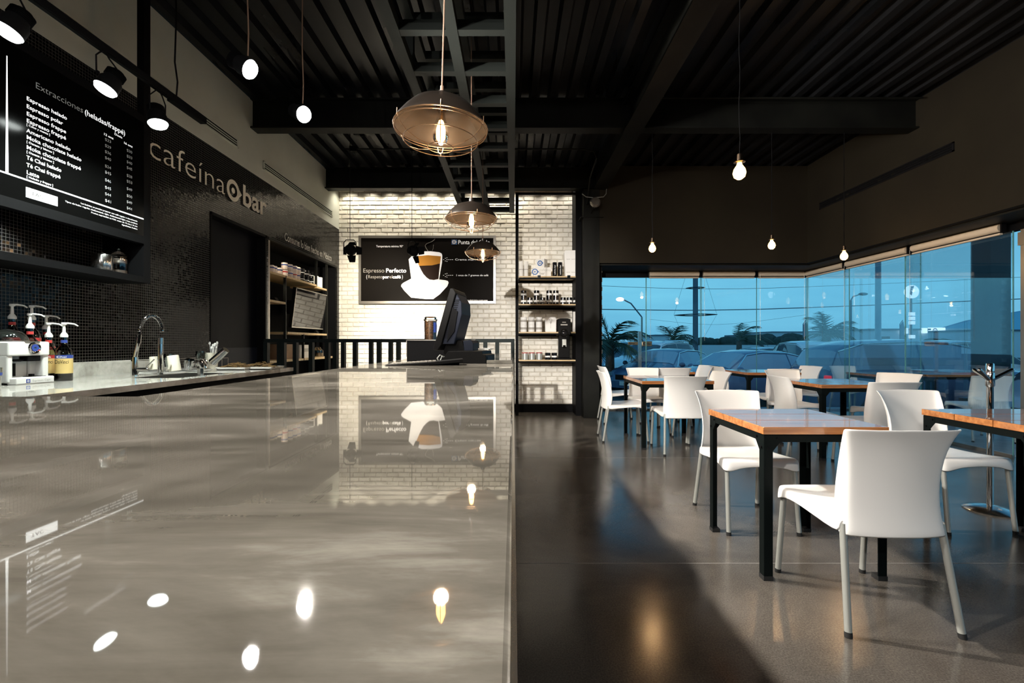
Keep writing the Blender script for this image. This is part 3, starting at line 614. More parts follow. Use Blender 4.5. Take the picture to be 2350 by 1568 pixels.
def put_chair(x, y, face, label, z=0, group=None):
    """face: compass direction the sitter looks at, 0 = away from the entrance (+y), 90 = towards the windows (+x)"""
    rz = -math.radians(face)
    if not chair_used: chair_used.append(1); o = chair0; o.location = (x, y, z); o.rotation_euler = (0, 0, rz); o['label'] = label
    else: o = dup(chair0, (x, y, z), rz, label)
    o['group'] = 'white cafe chairs'; return o
def sc(x, y): k = .9685+.0035*y; return x*k, y*k
def pc_(x, y, f, l, z=0):
    x, y = sc(x, y) if y > 2.6 else (x, y); return put_chair(x, y, f, l, z)
put_chair(1.555, 2.10, 1, 'white chair nearest the camera, its back turned, pushed up to the nearest table')
pc_(1.555, 3.14, 181, 'white chair behind the nearest table, facing the front chair across it')
pc_(2.90, 3.15, 178, 'white chair facing the camera at the table on the right edge')
pc_(3.42, 4.40, 2, 'white chair with its back turned at the middle table, just behind the right chair')
pc_(4.18, 5.22, 248, 'white chair standing angled at the window side of the middle table')
pc_(3.07, 4.92, 96, 'white chair side on at the aisle side of the middle table, top flaring outwards')
pc_(3.46, 5.72, 178, 'white chair facing the camera across the middle table')
pc_(1.34, 5.72, 92, 'white chair by the column, side on at the left table')
pc_(1.81, 5.11, 1, 'white chair with its back turned at the near side of the left table')
pc_(2.27, 5.62, 268, 'white chair at the window side of the left table, turned sideways')
pc_(1.80, 6.22, 179, 'white chair facing the camera across the left table')
pc_(2.27, 6.74, 2, 'white chair with its back turned at the far table behind the left table')
pc_(2.72, 7.16, 268, 'small white chair back seen past the far table on the column side')
pc_(3.30, 6.98, 90, 'white chair on the aisle side of the far middle table, turned sideways')
pc_(3.66, 6.50, 2, 'white chair with its back turned at the near side of the far middle table')
pc_(4.22, 6.95, 265, 'small white chair back at the window side of the far middle table')
pc_(1.58, 6.98, 88, 'shaded grey looking chair close behind the chair by the column')

# ------------------------------------------------------------------ tables
def make_table(x0, y0, x1, y1, label, planks=3, z0=0.0, zt=.754, along='x'):
    wx, wy = x1-x0, y1-y0; t = thing('cafe_table', label, 'table', (x0, y0, z0), group='wooden cafe tables with black steel legs')
    th = .036; m = MB(); g = .004
    for i in range(planks):
        if along == 'x': m.box((0, wy*i/planks+g/2, zt-th), (wx, wy*(i+1)/planks-g/2, zt))
        else: m.box((wx*i/planks+g/2, 0, zt-th), (wx*(i+1)/planks-g/2, wy, zt))
    m.build('tabletop', M['top_wood'], t, bevel=.0025)
    zz = zt-th; fh = .038; i_ = .008; m = MB(); e = .004
    m.box((i_, i_, zz-fh), (wx-i_, i_+e, zz)); m.box((i_, wy-i_-e, zz-fh), (wx-i_, wy-i_, zz)); m.box((i_, i_, zz-fh), (i_+e, wy-i_, zz)); m.box((wx-i_-e, i_, zz-fh), (wx-i_, wy-i_, zz))
    m.box((i_, i_, zz-e), (wx-i_, i_+.04, zz)); m.box((i_, wy-i_-.04, zz-e), (wx-i_, wy-i_, zz)); m.build('frame', M['green_steel'], t)
    for sx in (0, 1):
        for sy in (0, 1):
            X = i_ if sx == 0 else wx-i_; Yy = i_ if sy == 0 else wy-i_; dx = 1 if sx == 0 else -1; dy = 1 if sy == 0 else -1; L = .042; G = .078
            m = MB(); ox = -.0015*dx; oy = -.0015*dy
            def pl(pts, ax):
                if ax == 'x': P = [(X+dx*u, Yy+oy, z) for u, z in pts]; m.prism(P, (0, dy*.005, 0))
                else: P = [(X+ox, Yy+dy*u, z) for u, z in pts]; m.prism(P, (dx*.005, 0, 0))
            prof = [(0, .004), (L, .004), (L, zz-fh-.045), (G, zz-fh), (G, zz-.004), (0, zz-.004)]
            pl(prof, 'x'); pl(prof, 'y'); l = m.build('leg', M['green_steel'], t)
            b = MB()
            for u, z in ((.020, zz-fh-.028), (G-.014, zz-fh/2)):
                b.cyl((X+dx*u, Yy-dy*.003, z), (X+dx*u, Yy-dy*.008, z), .006, n=10); b.cyl((X-dx*.003, Yy+dy*u, z), (X-dx*.008, Yy+dy*u, z), .006, n=10)
            b.build('bolt', M['black'], l); c = MB(); c.box((X-dx*.003, Yy-dy*.003, .0), (X+dx*(L+.001), Yy+dy*(L+.001), .022)); c.build('foot_cap', M['rubber'], l)
    return t
ZT_ = .754; v_ = H-ZT_
def rect(x, ynear, yfar, xr): return x, ynear, xr, yfar
Ta = WZ(1752, 981, ZT_); Tb = WZ(1623, 938.5, ZT_); Tr = WZ(2035, 979.5, ZT_)
make_table(Ta.x, Ta.y, Tr.x, Tb.y, 'nearest wooden table, with the nearest chair pushed up to it')
Tc = WZ(2114, 938.5, ZT_); make_table(Tc.x, Ta.y-.01, Tc.x+(Tr.x-Ta.x)+.02, Tc.y, 'wooden table cut by the right edge beside the coat stand', along='x')
s1 = sc(3.10, 4.67); s2 = sc(3.88, 5.45); make_table(s1[0], s1[1], s2[0], s2[1], 'wooden table in the middle of the room behind the nearest one', along='x')
s1 = sc(1.42, 5.13); s2 = sc(2.215, 5.98); make_table(s1[0], s1[1], s2[0], s2[1], 'wooden table on the column side surrounded by four chairs', along='y')
s1 = sc(3.31, 6.56); s2 = sc(4.06, 7.32); make_table(s1[0], s1[1], s2[0], s2[1], 'far wooden table by the window seen between chair backs')
s1 = sc(1.86, 6.70); s2 = sc(2.62, 7.45); make_table(s1[0], s1[1], s2[0], s2[1], 'far wooden table near the column, almost hidden by chair backs')

# ------------------------------------------------------------------ coat stand
q = F(2272, 1172); cs = thing('coat_stand', 'short chrome coat stand with slanted arms between table and window', 'coat stand', (q.x, q.y, 0))
MB().lathe([(1e-4, 0), (.142, 0), (.145, .006), (.135, .014), (.07, .030), (.022, .040), (1e-4, .040)], n=40).build('base', M['steel'], cs)
MB().cyl((0, 0, .035), (0, 0, .86), .019, n=20).build('pole', M['chrome'], cs)
MB().lathe([(.019, .86), (.0195, .862), (.025, .870), (.025, .955), (.024, .957), (.023, .960), (.023, .965), (.024, .967), (.022, .975), (.022, 1.020), (.018, 1.026), (1e-4, 1.026)], n=24).build('head', M['chrome'], cs)
for ang, ln in ((200, .145), (-15, .145), (90, .13)):
    a = math.radians(ang); d = Vector((math.cos(a), math.sin(a), .62)).normalized(); p = Vector((0, 0, .905)); m = MB(); m.cyl(p, p+d*ln, .0125, n=14); m.sphere(p+d*ln, .0125); m.build('arm', M['chrome'], cs)

# ------------------------------------------------------------------ pendants over the bar
def make_pendant():
    t = thing('pendant_lamp', 'x', 'pendant lamp')
    # origin at the centre of the rim; radius .19
    R = .186
    prof = [(.020, .118), (.034, .114), (.040, .100), (.080, .096), (.118, .082), (.152, .048), (R-.006, .012), (R, 0)]
    MB().lathe([(1e-4, .142), (.020, .138), (.020, .118)]+prof+[(R+.002, -.006)], n=44).build('lamp_shade', M['shade_out'], t)
    MB().lathe([(.010, .094), (.078, .091), (.115, .077), (.148, .044), (R-.010, .010), (R-.003, -.002), (R+.001, -.006)], n=44).build('shade_lining', M['shade_in'], t)
    m = MB(); m.lathe([(1e-4, .095), (.024, .095), (.024, .068), (.018, .064), (1e-4, .064)], n=18); m.build('socket', M['dark_steel'], t)
    b = MB(); b.lathe([(.013, .066), (.015, .050), (.025, .012), (.034, -.028), (.030, -.056), (.015, -.074), (1e-4, -.078)], n=22); b = b.build('bulb', M['bulb_glass'], t)
    f = MB(); f.lathe([(1e-4, .028), (.014, .018), (.019, -.02), (.018, -.050), (.010, -.064), (1e-4, -.067)], n=14); f.build('filament', M['amber'], b)
    c = MB(); ringp = lambda r, z: [(r*math.cos(2*PI*i/40), r*math.sin(2*PI*i/40), z) for i in range(40)]
    for r, z, w in ((R+.004, -.008, .0026), (R+.001, -.020, .0022), (.150, -.062, .0018), (.052, -.088, .0018)): c.tube(ringp(r, z), w, 6, closed=True)
    for k in range(6):
        a = PI/6+k*PI/3; ca, sa = math.cos(a), math.sin(a)
        pts = [(R+.006, .012), (R+.006, -.01), (.178, -.035), (.150, -.062), (.105, -.080), (.052, -.088)]; c.tube([(r*ca, r*sa, z) for r, z in pts], .0018, 6)
    c.tube([(-.012, 0, -.088), (-.008, 0, -.108), (0, 0, -.114), (.008, 0, -.108), (.012, 0, -.088)], .0018, 6); c.build('wire_cage', M['wire'], t)
    return t
pen = make_pendant()
plist = [(1012, 290, 1.90, 'caged pendant lamp hanging nearest over the bar'), (1082, 500, 3.41, 'second caged pendant lamp over the bar, middle of the row'), (1108, 578, 5.03, 'third and farthest caged pendant lamp over the bar')]
ZL0 = H+1.95
for i, (px, py, Y, lab) in enumerate(plist):
    p = W(px, py, Y); o = pen if i == 0 else dup(pen, p, .3*i, lab); o.location = p; o['label'] = lab; o['group'] = 'caged pendant lamps over the bar'; 
    if i == 0: o.rotation_euler = (0, math.radians(1.5), .15)
    m = MB(); m.cyl((0, 0, .138), (0, 0, ZC-p.z), .0032, n=8); m.lathe([(1e-4, .165), (.007, .165), (.007, .138), (1e-4, .138)], n=10); m.build('cord', M['cord'], o)
    point((p.x, p.y, p.z-.085), 8.5, (1, .72, .45), .03)

# ------------------------------------------------------------------ bare filament bulbs
def make_bulb():
    t = thing('hanging_bulb', 'x', 'hanging bulb')
    m = MB(); m.lathe([(1e-4, .105), (.016, .105), (.018, .060), (.034, .058), (.035, .054), (.016, .050), (1e-4, .050)], n=20); m.build('socket', M['dark_steel'], t)
    m = MB(); m.lathe([(.014, .050), (.016, .038), (.034, .010), (.040, -.015), (.033, -.040), (.015, -.054), (1e-4, -.056)], n=22); b = m.build('bulb', M['amber_soft'], t)
    return t
bl = make_bulb()
blist = [(1697, 392, 2.98, 'bare glowing bulb hanging highest and nearest in the dining area'), (1497, 568, 5.35, 'bare glowing bulb in front of the dark bulkhead near the column'), (1771, 561, 5.35, 'bare glowing bulb in front of the bulkhead near the room corner'), (1937, 586, 5.35, 'bare glowing bulb in front of the side window blind')]
for i, (px, py, Y, lab) in enumerate(blist):
    p = W(px, py, Y); o = bl if i == 0 else dup(bl, p, 0, lab); o.location = p; o['label'] = lab; o['group'] = 'bare filament bulbs over the dining area'
    m = MB(); L = ZC-p.z; m.tube([(0.004*math.sin(k*1.7+i), 0, .10+(L-.10)*k/14) for k in range(15)], .0026, 6); m.build('cord', M['black'], o)
    point((p.x, p.y, p.z-.075), 10, (1, .60, .28), .03)

# ------------------------------------------------------------------ spot lights
def make_par(lit=True):
    """origin at the joint; the can points down (-z)"""
    t = thing('spotlight', 'x', 'spotlight')
    m = MB(); m.lathe([(1e-4, .115), (.030, .112), (.038, .095), (.040, .060), (.052, .040), (.054, -.010), (.050, -.012), (.048, .0), (1e-4, .0)], n=24)
    for i in range(5): m.lathe([(.036, .066+i*.008), (.046, .068+i*.008), (.036, .070+i*.008)], n=20)
    m.build('lamp_can', M['black'], t)
    m = MB(); m.lathe([(1e-4, -.034), (.030, -.032), (.046, -.026), (.053, -.012)], n=24); m.build('lens', M['lamp_white'] if lit else M['lamp_cool'], t)
    return t
sp0 = make_par(True)
def place_par(o, loc, target, lab, group):
    o.location = loc; d = Vector(target)-Vector(loc); o.rotation_euler = d.to_track_quat('-Z', 'Y').to_euler(); o['label'] = lab; o['group'] = group; return o
# two spots on long cables over the bar
pa = W(695, 262, 3.17); pb = W(569, 157, 2.63)
place_par(sp0, pa, (1.6, 1.5, 1.0), 'bright hanging spotlight on a cable in the middle of the ceiling', 'spotlights hanging on cables')
o2 = dup(sp0, pb, 0); place_par(o2, pb, (2.6, 2.6, .3), 'bright hanging spotlight nearer the plaster wall', 'spotlights hanging on cables')
for o, p in ((sp0, pa), (o2, pb)):
    c = MB(); top = Vector((p.x, p.y, ZC)); bk = (Vector((0, 0, 1)));
    c.tube([p+Vector((0, .0, .07)), p+Vector((.004, .0, .2)), p+Vector((-.004, 0, .45)), top], .004, 6); q = c.build('lamp_cable', M['cord']); tag(q, ('thin cable of the bright middle hanging spotlight', 'thin cable of the hanging spotlight nearer the plaster')[o is o2], 'cable', 'cables of the hanging spotlights')
# dark barn door spots
def make_barn():
    t = thing('barn_door_spotlight', 'x', 'spotlight')
    m = MB(); m.lathe([(1e-4, .0), (.045, -.004), (.068, -.04), (.072, -.08), (.068, -.11), (.060, -.11), (.058, -.09), (1e-4, -.08)], n=24, M_=Matrix.Rotation(PI/2, 3, 'X')); m.sphere((0, 0, 0), .022); m.build('lamp_can', M['black'], t)
    for ax, s in (('x', 1), ('x', -1), ('z', -1), ('z', 1)):
        k = MB(); a = .066; b = .058; c = .125
        if ax == 'x': k.prism([(s*a, .105, b), (s*a, .105, -b), (s*c, .15, -b*.8), (s*c, .15, b*.8)], (0, .003, 0))
        else: L = .085 if s < 0 else .05; k.prism([(-b, .105, s*a), (b, .105, s*a), (b*.65, .14, s*(a+L)), (-b*.65, .14, s*(a+L))], (0, .003, 0))
        k.build('barn_door', M['black'], t)
    m = MB(); m.tube([(-.080, .05, .0), (-.080, .05, .09), (-.05, .05, .125), (.05, .05, .125), (.080, .05, .09), (.080, .05, .0)], .006, 6); m.build('yoke', M['black'], t); return t
bd = make_barn()
for i, (px, py, Y, rz, lab) in enumerate(((800, 571, 6.0, 0, 'dark barn door spotlight hanging in front of bare bricks'), (938, 574, 6.0, -.7, 'dark barn door spotlight hanging in front of the poster'))):
    p = W(px, py, Y); o = bd if i == 0 else dup(bd, p, rz, lab); o.location = p; o['label'] = lab; o['group'] = 'dark barn door spotlights by the poster'
    c = MB(); c.cyl((0, .05, .125), (0, .05, ZC-p.z), .0035, n=8); c.build('hanging_rod', M['black'], o)
# track with three lit spots
XT = -2.2
tr = thing('track_rail', 'black lighting track running along the plaster wall', 'lighting track', (XT, 0, H+1.585))
m = MB(); m.box((-.018, .6, -.017), (.018, 3.28, .017)); m.box((-.010, .6, -.021), (.010, 3.24, -.015)); m.build('rail', M['black'], tr)
m = MB(); m.box((-.022, 2.98, -.028), (.022, 3.30, .018)); m.build('feed_box', M['black'], tr)
for y in (1.2, 3.03):
    m = MB(); m.tube([(0, y, 0), (.01, y, .12), (-.008, y, .25), (0, y, .5), (0, y, ZC-H-1.585)], .005, 6); m.build('hanger_cable', M['black'], tr)
trk = []
for i, (px, py, Y, lab) in enumerate(((22, 68, 2.03, 'lit track spotlight nearest the camera at the top left corner'), (245, 200, 2.50, 'lit track spotlight in front of the menu board title'), (362, 280, 2.88, 'lit track spotlight beside the frame post'))):
    p = W(px, py, Y); o = dup(trk[0], p, 0, lab) if i else make_par(False)
    place_par(o, p, (-2.48+.5*(i == 2), p.y-(.35 if i < 2 else .1), p.z-1.0), lab, 'lit spotlights on the track'); trk.append(o)
    yk = MB(); d = (Vector((XT, Y, H+1.565))-p); top = Vector((XT, Y, H+1.568)); bk = p+Vector((0, 0, .05))
    for s in (-1, 1): yk.tube([bk+Vector((0, s*.062, 0)), bk+Vector((0, s*.064, .085)), top+Vector((0, s*.03, -.02)), top+Vector((0, s*.01, 0))], .004, 6)
    yk.cyl(bk+Vector((0, -.062, 0)), bk+Vector((0, -.05, 0)), .008); yk.cyl(bk+Vector((0, .05, 0)), bk+Vector((0, .062, 0)), .008)
    y_ = yk.build('spotlight_yoke', M['black']); tag(y_, ('yoke carrying the track spotlight nearest the camera', 'yoke carrying the track spotlight before the menu title', 'yoke carrying the track spotlight by the post')[i], 'lamp yoke', 'yokes on the lighting track')

# conduit pipes under the deck, sprinkler-like junction, round speaker on the column
m = MB(); y = 6.35; z = ZC-.10; m.cyl((-2.3, y, z), (-.4, y, z), .011, n=8); m.tube([(-.4, y, z), (.2, y, z), (.95, y, z), (1.10, y, z-.03), (1.14, y, z-.12), (1.14, 6.9, z-.2), (1.14, 7.18, z-.5)], .011, 8); o = m.build('conduit_pipe', M['beam_g']); tag(o, 'thin conduit pipe running under the deck towards the column', 'pipe')
for (x, lab) in ((-2.18, 'lamp junction box on the pipe near the plaster wall'), (-1.35, 'lamp junction box on the pipe over the poster')):
    m = MB(); m.box((x-.05, y-.04, z-.04), (x+.05, y+.04, z+.03)); m.tube([(x, y, z-.04), (x+.03, y, z-.09), (x-.03, y, z-.10), (x, y, z-.14)], .004, 6); o = m.build('junction_box', M['black']); tag(o, lab, 'junction box')
m = MB(); y = 5.1; m.cyl((1.5, y, ZC-.06), (4.5, y, ZC-.06), .009, n=8); o = m.build('conduit_pipe', M['beam_g']); tag(o, 'thin conduit pipe in front of the nearer cross beam', 'pipe')
q = W(1366, 465, 7.0); sk = thing('column_siren', 'round pale alarm dome on the column top', 'alarm', tuple(q))
MB().lathe([(1e-4, -.05), (.060, -.045), (.078, -.02), (.080, .0), (.05, .02), (.03, .12), (1e-4, .12)], n=24, M_=Matrix.Rotation(-PI/2-.2, 3, 'X')).build('dome', M['trim_steel'], sk)
m = MB(); m.bar((0, .05, -.02), (-.04, .14, -.12), .012); m.bar((-.1, .16, .04), (.07, .16, .05), .012); m.build('bracket', M['black'], sk)
m = MB(); m.tube([W(1336, 445, 7.15), W(1345, 452, 7.1), W(1362, 454, 7.05), W(1385, 452, 7.1), W(1391, 445, 7.15), W(1392, 430, 7.2)], .006, 6); o = m.build('loose_cable', M['alu']); tag(o, 'loose grey cable looping above the alarm on the column', 'cable')
q = W(1010, 223, 3.0)
el = thing('emergency_luminaire', 'oval grey bulkhead luminaire fixed on the ceiling lattice', 'light fitting', (q.x, 4.0, 0)); q = W(1010, 221, 4.0)
m = MB(); pts = [(.09*math.copysign(abs(math.cos(a))**.5, math.cos(a)), .0, .022*math.copysign(abs(math.sin(a))**.7, math.sin(a))) for a in [2*PI*i/24 for i in range(24)]]
m.prism([(x, y, z+q.z) for x, y, z in pts], (0, .05, 0)); m.build('housing', M['trim_steel'], el, bevel=.006); m = MB(); m.prism([(x*.75, -.006, z*.6+q.z) for x, y, z in pts], (0, .01, 0)); m.build('diffuser', M['alu'], el)

# ------------------------------------------------------------------ lamps' light and added fill spots
spot((-1.4, -1.9, 2.62), (.72, 7.6, 1.55), 3200, 22, .8, (1, .95, .88), .03); spot((-1.4, -1.9, 2.60), (1.4, 5.0, .8), 330, 78, .6, (1, .94, .87), .03); spot((.4, -1.6, ZC-.9), (.9, 3.2, .6), 110, 120, .7, (1, .95, .90), .12)          # row lamp behind the camera, narrow and wide beam; the last is added fill
spot((-.7, -.4, ZC-.7), (-2.1, 3.2, 1.1), 210, 60, .8, (1, .96, .90), .06)   # unseen fill added for the counter edge and service wall
spot(pa+Vector((.02, -.02, -.03)), (2.3, 2.6, .2), 900, 130, .35, (1, .93, .83), .035)
spot(pb+Vector((.02, .0, -.03)), (2.8, 3.4, .2), 580, 125, .5, (1, .94, .86), .035)
spot((-1.45, 1.0, H+1.55), (1.9, 2.4, .4), 300, 120, .5, (1, .94, .86), .035)      # added overhead fill for the chairs, placed in line with the row
for i, Y in enumerate((2.03, 2.50, 2.88)): 
    p = Vector((-2.18, Y, H+1.33)); spot(p, (-2.72, Y+.1, ZK), 115, 110, .7, (.90, 1.0, .93), .04)
spot(W(800, 571, 6.0)+Vector((0, .12, 0)), (-2.3, YB, 1.6), 260, 95, .8, (1, .90, .72), .03)
spot(W(938, 574, 6.0)+Vector((.08, .12, -.02)), (-1.75, YB, 1.0), 520, 60, .9, (1, .94, .84), .03)
for i in range(9): spot((-2.75+.34*i, YB-.20, ZC-.10), (-2.75+.34*i, YB-.02, 1.9), 23, 110, .8, (1, .90, .72), .02)
for i in range(3): spot((.25+.35*i, YB-.20, ZC-.10), (.25+.35*i, YB-.02, 1.9), 9, 110, .8, (1, .92, .80), .02)
# ------------------------------------------------------------------ till (point of sale terminal) on the bar
q = WZ(1050, 836, ZBAR); RZ = math.radians(-10)
ti = thing('till_terminal', 'black touch screen till on the bar seen from behind', 'till', (q.x, q.y+.10, ZBAR), RZ)
k_ = 2.62/FPX
def ux(px): return (px-1050)*k_*1.04
def uz(py): return (836-py)*k_
def side(pts, y0, y1): return [(ux(a), y0, uz(b)) for a, b in pts]
D = .24
m = MB(); m.prism(side([(1027, 657), (1035, 657), (1041, 668), (1006, 792), (996, 806), (986, 803)], 0, 0), (0, D, 0)); m.build('screen_panel', M['black_plastic'], ti, bevel=.004)
m = MB(); m.prism(side([(1038, 664), (1052, 690), (1053, 718), (1041, 765), (1034, 790), (1006, 790)], .02, 0), (0, D-.04, 0)); m.build('rear_housing', M['slate_plastic'], ti, bevel=.005)
m = MB()
for i in range(22): t = i/21; a = (lerp(1041, 1012, t), lerp(684, 775, t)); m.box((ux(a[0])-.010, .015, uz(a[1])-.0016), (ux(a[0])+.018, .0205, uz(a[1])+.0016))
m.build('vent_slats', M['black'], ti)
m = MB(); m.prism(side([(1030, 700), (1044, 712), (1036, 760), (1018, 785)], .010, 0), (0, .012, 0)); m.build('side_grille', M['black'], ti)
m = MB(); m.prism(side([(1010, 782), (1048, 780), (1056, 800), (1064, 818), (1012, 830), (1002, 812)], .06, 0), (0, D-.12, 0)); m.build('neck', M['black_plastic'], ti, bevel=.006)
m = MB(); m.prism(side([(1002, 834), (1022, 808), (1060, 806), (1103, 806), (1104, 814), (1112, 816), (1112, 836), (1002, 836)], .0, 0), (0, D, 0)); m.build('base', M['black_plastic'], ti, bevel=.004)
m = MB(); m.prism(side([(1054, 782), (1072, 780), (1078, 788), (1078, 806), (1056, 806)], .04, 0), (0, .12, 0)); m.build('card_reader', M['slate_plastic'], ti, bevel=.003)
m = MB(); m.box((ux(1112), .03, uz(834)), (ux(1112)+.003, .14, uz(820))); m.build('port_cover', M['slate_plastic'], ti)
m = MB(); m.tube([(ux(1010), .02, uz(822)), (ux(1003), .0, uz(816)), (ux(997), -.005, uz(824)), (ux(1001), 0, uz(834)), (ux(1015), .02, uz(835))], .0035, 6); m.tube([(ux(1016), .01, uz(822)), (ux(1010), -.01, uz(818)), (ux(1005), -.01, uz(830))], .003, 6); m.build('cables', M['alu'], ti)
kb = thing('keyboard', 'flat black keyboard lying in front of the till', 'keyboard', (-.475, 2.52, ZBAR), math.radians(8))
m = MB(); m.prism([(-.21, -.08, .004), (.05, -.08, .020), (.20, -.08, .034), (.20, -.08, .018), (.05, -.08, .004), (-.20, -.08, .0005)], (0, .17, 0)); m.build('keyboard_body', M['black_plastic'], kb, bevel=.002)
m = MB()
for i in range(11):
    for j in range(5): x = -.185+i*.022; y = -.06+j*.028; z = .0045+(x+.21)*.060; m.box((x, y, z), (x+.018, y+.023, z+.005))
m.build('keys', M['trim_steel'], kb)
m = MB(); m.box((.02, -.04, .0005), (.18, .04, .016)); m.build('riser', M['black'], kb)
# papers and receipt roll beside the till
o = thing('receipt_papers', 'stack of white slips behind the till', 'papers', (-.215, 3.02, ZBAR), -.25)
m = MB(); m.prism([(-.07, -.05, .0), (.05, -.05, .0), (.05, -.05, .055), (-.07, -.05, .105)], (0, .08, 0)); m.build('slip_box', M['white_card'], o); m = MB(); m.box((.0, -.06, .075), (.075, .03, .080)); m.box((.01, -.06, .084), (.085, .02, .087)); m.build('paper_slip', M['white_paper'], o)
q = WZ(932, 830, ZBAR)
o = thing('counter_display', 'black box with a pale metal rim behind the till', 'display box', (q.x, q.y, ZBAR))
hb = W(0, 780, q.y).z-ZBAR; m = MB(); m.box((.004, .004, 0), (.44, .36, hb-.004)); m.build('box_body', M['black'], o)
m = MB(); m.box((0, 0, .03), (.005, .365, hb)); m.box((0, 0, hb-.005), (.445, .365, hb)); m.build('metal_rim', M['trim_steel'], o)
zj = ZBAR+hb; Yj = q.y+.13
o = thing('bean_jar', 'glass jar of coffee beans standing on the black box', 'jar', ((988-CX)*Yj/FPX, Yj, zj))
m = MB(); m.lathe([(.040, .0), (.041, .126), (.047, .132), (.047, .136), (.040, .140), (.040, .150), (.034, .156), (1e-4, .156)], n=26); m.build('jar_glass', M['clear'], o)
m = MB(); m.lathe([(1e-4, .002), (.0385, .002), (.0385, .125), (1e-4, .128)], n=26); m.build('beans', M['beans'], o)
m = MB(); m.grid([[(.0425*math.cos(a_), .0425*math.sin(a_), z) for a_ in [-.9+.15*i for i in range(10)]] for z in (.05, .115)]); m.build('blue_label', M['blue_label'], o)
m = MB(); m.box((-.155, 2.70, ZBAR), (-.006, 4.40, ZBAR+.020)); o = m.build('stone_strip', M['bar_stone'], bevel=.002); tag(o, 'raised stone strip on the far right end of the bar', 'stone strip')

# ------------------------------------------------------------------ on the back counter
def at(px, py): return WZ(px, py, ZK)
# capsule machine; front faces the barista aisle (+x)
a = at(30, 885); ys, ye = a.y, WX(115, 876, -2.70).y
cm = thing('capsule_machine', 'white capsule coffee machine on the back counter', 'coffee machine', (-2.70, ys, ZK))
L = ye-ys; hm = .235
m = MB(); m.box((-.235, 0, .01), (-.058, .155, hm)); m.box((-.068, .155, .01), (-.050, L, hm)); m.box((-.058, 0, .155), (0, L, hm)); m.box((-.058, 0, .01), (-.006, .030, .16)); m.box((-.058, L-.034, .01), (-.006, L, .16)); m.build('body', M['glossy_white'], cm, bevel=.012, seg=4)
m = MB(); m.box((-.05, .012, .0), (.03, L-.004, .038)); m.build('drip_tray', M['glossy_white'], cm, bevel=.006)
m = MB(); m.box((-.18, .012, .0), (-.02, .15, .01)); m.build('foot', M['black'], cm)
m = MB(); m.box((-.055, .105, .125), (-.004, .175, .158)); m.prism([(-.055, .055, .138), (-.055, .100, .138), (-.055, .085, .125), (-.055, .07, .125)], (.04, 0, 0)); m.build('brew_head', M['black'], cm, bevel=.004)
m = MB(); m.box((-.052, .068, .045), (-.047, .080, .115)); m.build('tube_slot', M['black'], cm)
m = MB(); m.box((-.05, .15, .038), (-.03, .165, .052)); m.box((-.05, .12, .038), (.0, .20, .040)); m.build('tray_grid', M['black'], cm)
m = MB(); R_ = Matrix.Rotation(PI/2, 3, 'Y'); m.lathe([(1e-4, .004), (.022, .004), (.030, .007), (.034, .0)], (.0005, .135, .200), 26, R_); dl = m.build('control_dial', M['chrome'], cm)
m = MB(); ring(m, (.0062, .135, .200), .006, .020, Y_, Z_); m.build('dial_ring', M['blue_label'], dl); m = MB(); disc(m, (.0070, .155, .188), .005, Y_, Z_); m.build('red_dot', M['red'], dl)
m = MB(); m.box((-.05, .085, hm-.006), (.002, .165, hm+.002)); m.build('lid_catch', M['trim_steel'], cm)
m = MB(); m.text('Espresso Caps', (.0305, .095, .012), Y_, Z_, .012, .10); m.build('tray_lettering', M['print_grey'], cm); m = MB(); m.box((.030, .062, .008), (.0306, .084, .028)); e_ = m.build('tray_emblem', M['blue_label'], cm); m = MB(); logo(m, (.0311, .072, .018), .006, Y_, Z_); m.build('emblem_ring', M['white_paper'], e_)
m = MB(); m.text('PUNTA DEL CIELO', (-.075, -.0008, .07), (0, 0, 1), (-1, 0, 0), .020, .15, .02); m.text('cafeinabar', (-.045, -.0008, .085), (0, 0, 1), (-1, 0, 0), .015, .10, .01); m.build('side_lettering', M['print_grey'], cm)
o = thing('glass_bowl', 'upturned grey glass bowl on top of the capsule machine', 'bowl', (-2.80, ys+.085, ZK+hm)); m = MB(); m.lathe([(.088, .0), (.084, .022), (.068, .048), (.040, .064), (1e-4, .070)], n=28); m.build('bowl_glass', M['smoke'], o); MB().lathe([(.086, .0), (.090, .003), (.086, .006)], n=28).build('bowl_rim', M['trim_steel'], o)
o = thing('metal_cup', 'striped metal cup beside the capsule machine at the picture edge', 'cup', (-2.67, 2.385, ZK)); m = MB(); m.lathe([(1e-4, 0), (.028, 0), (.034, .10), (.032, .10), (.027, .004)], n=24); m.build('cup_body', M['steel'], o); MB().lathe([(.0316, .06), (.0326, .075)], n=24).build('blue_band', M['blue_label'], o)
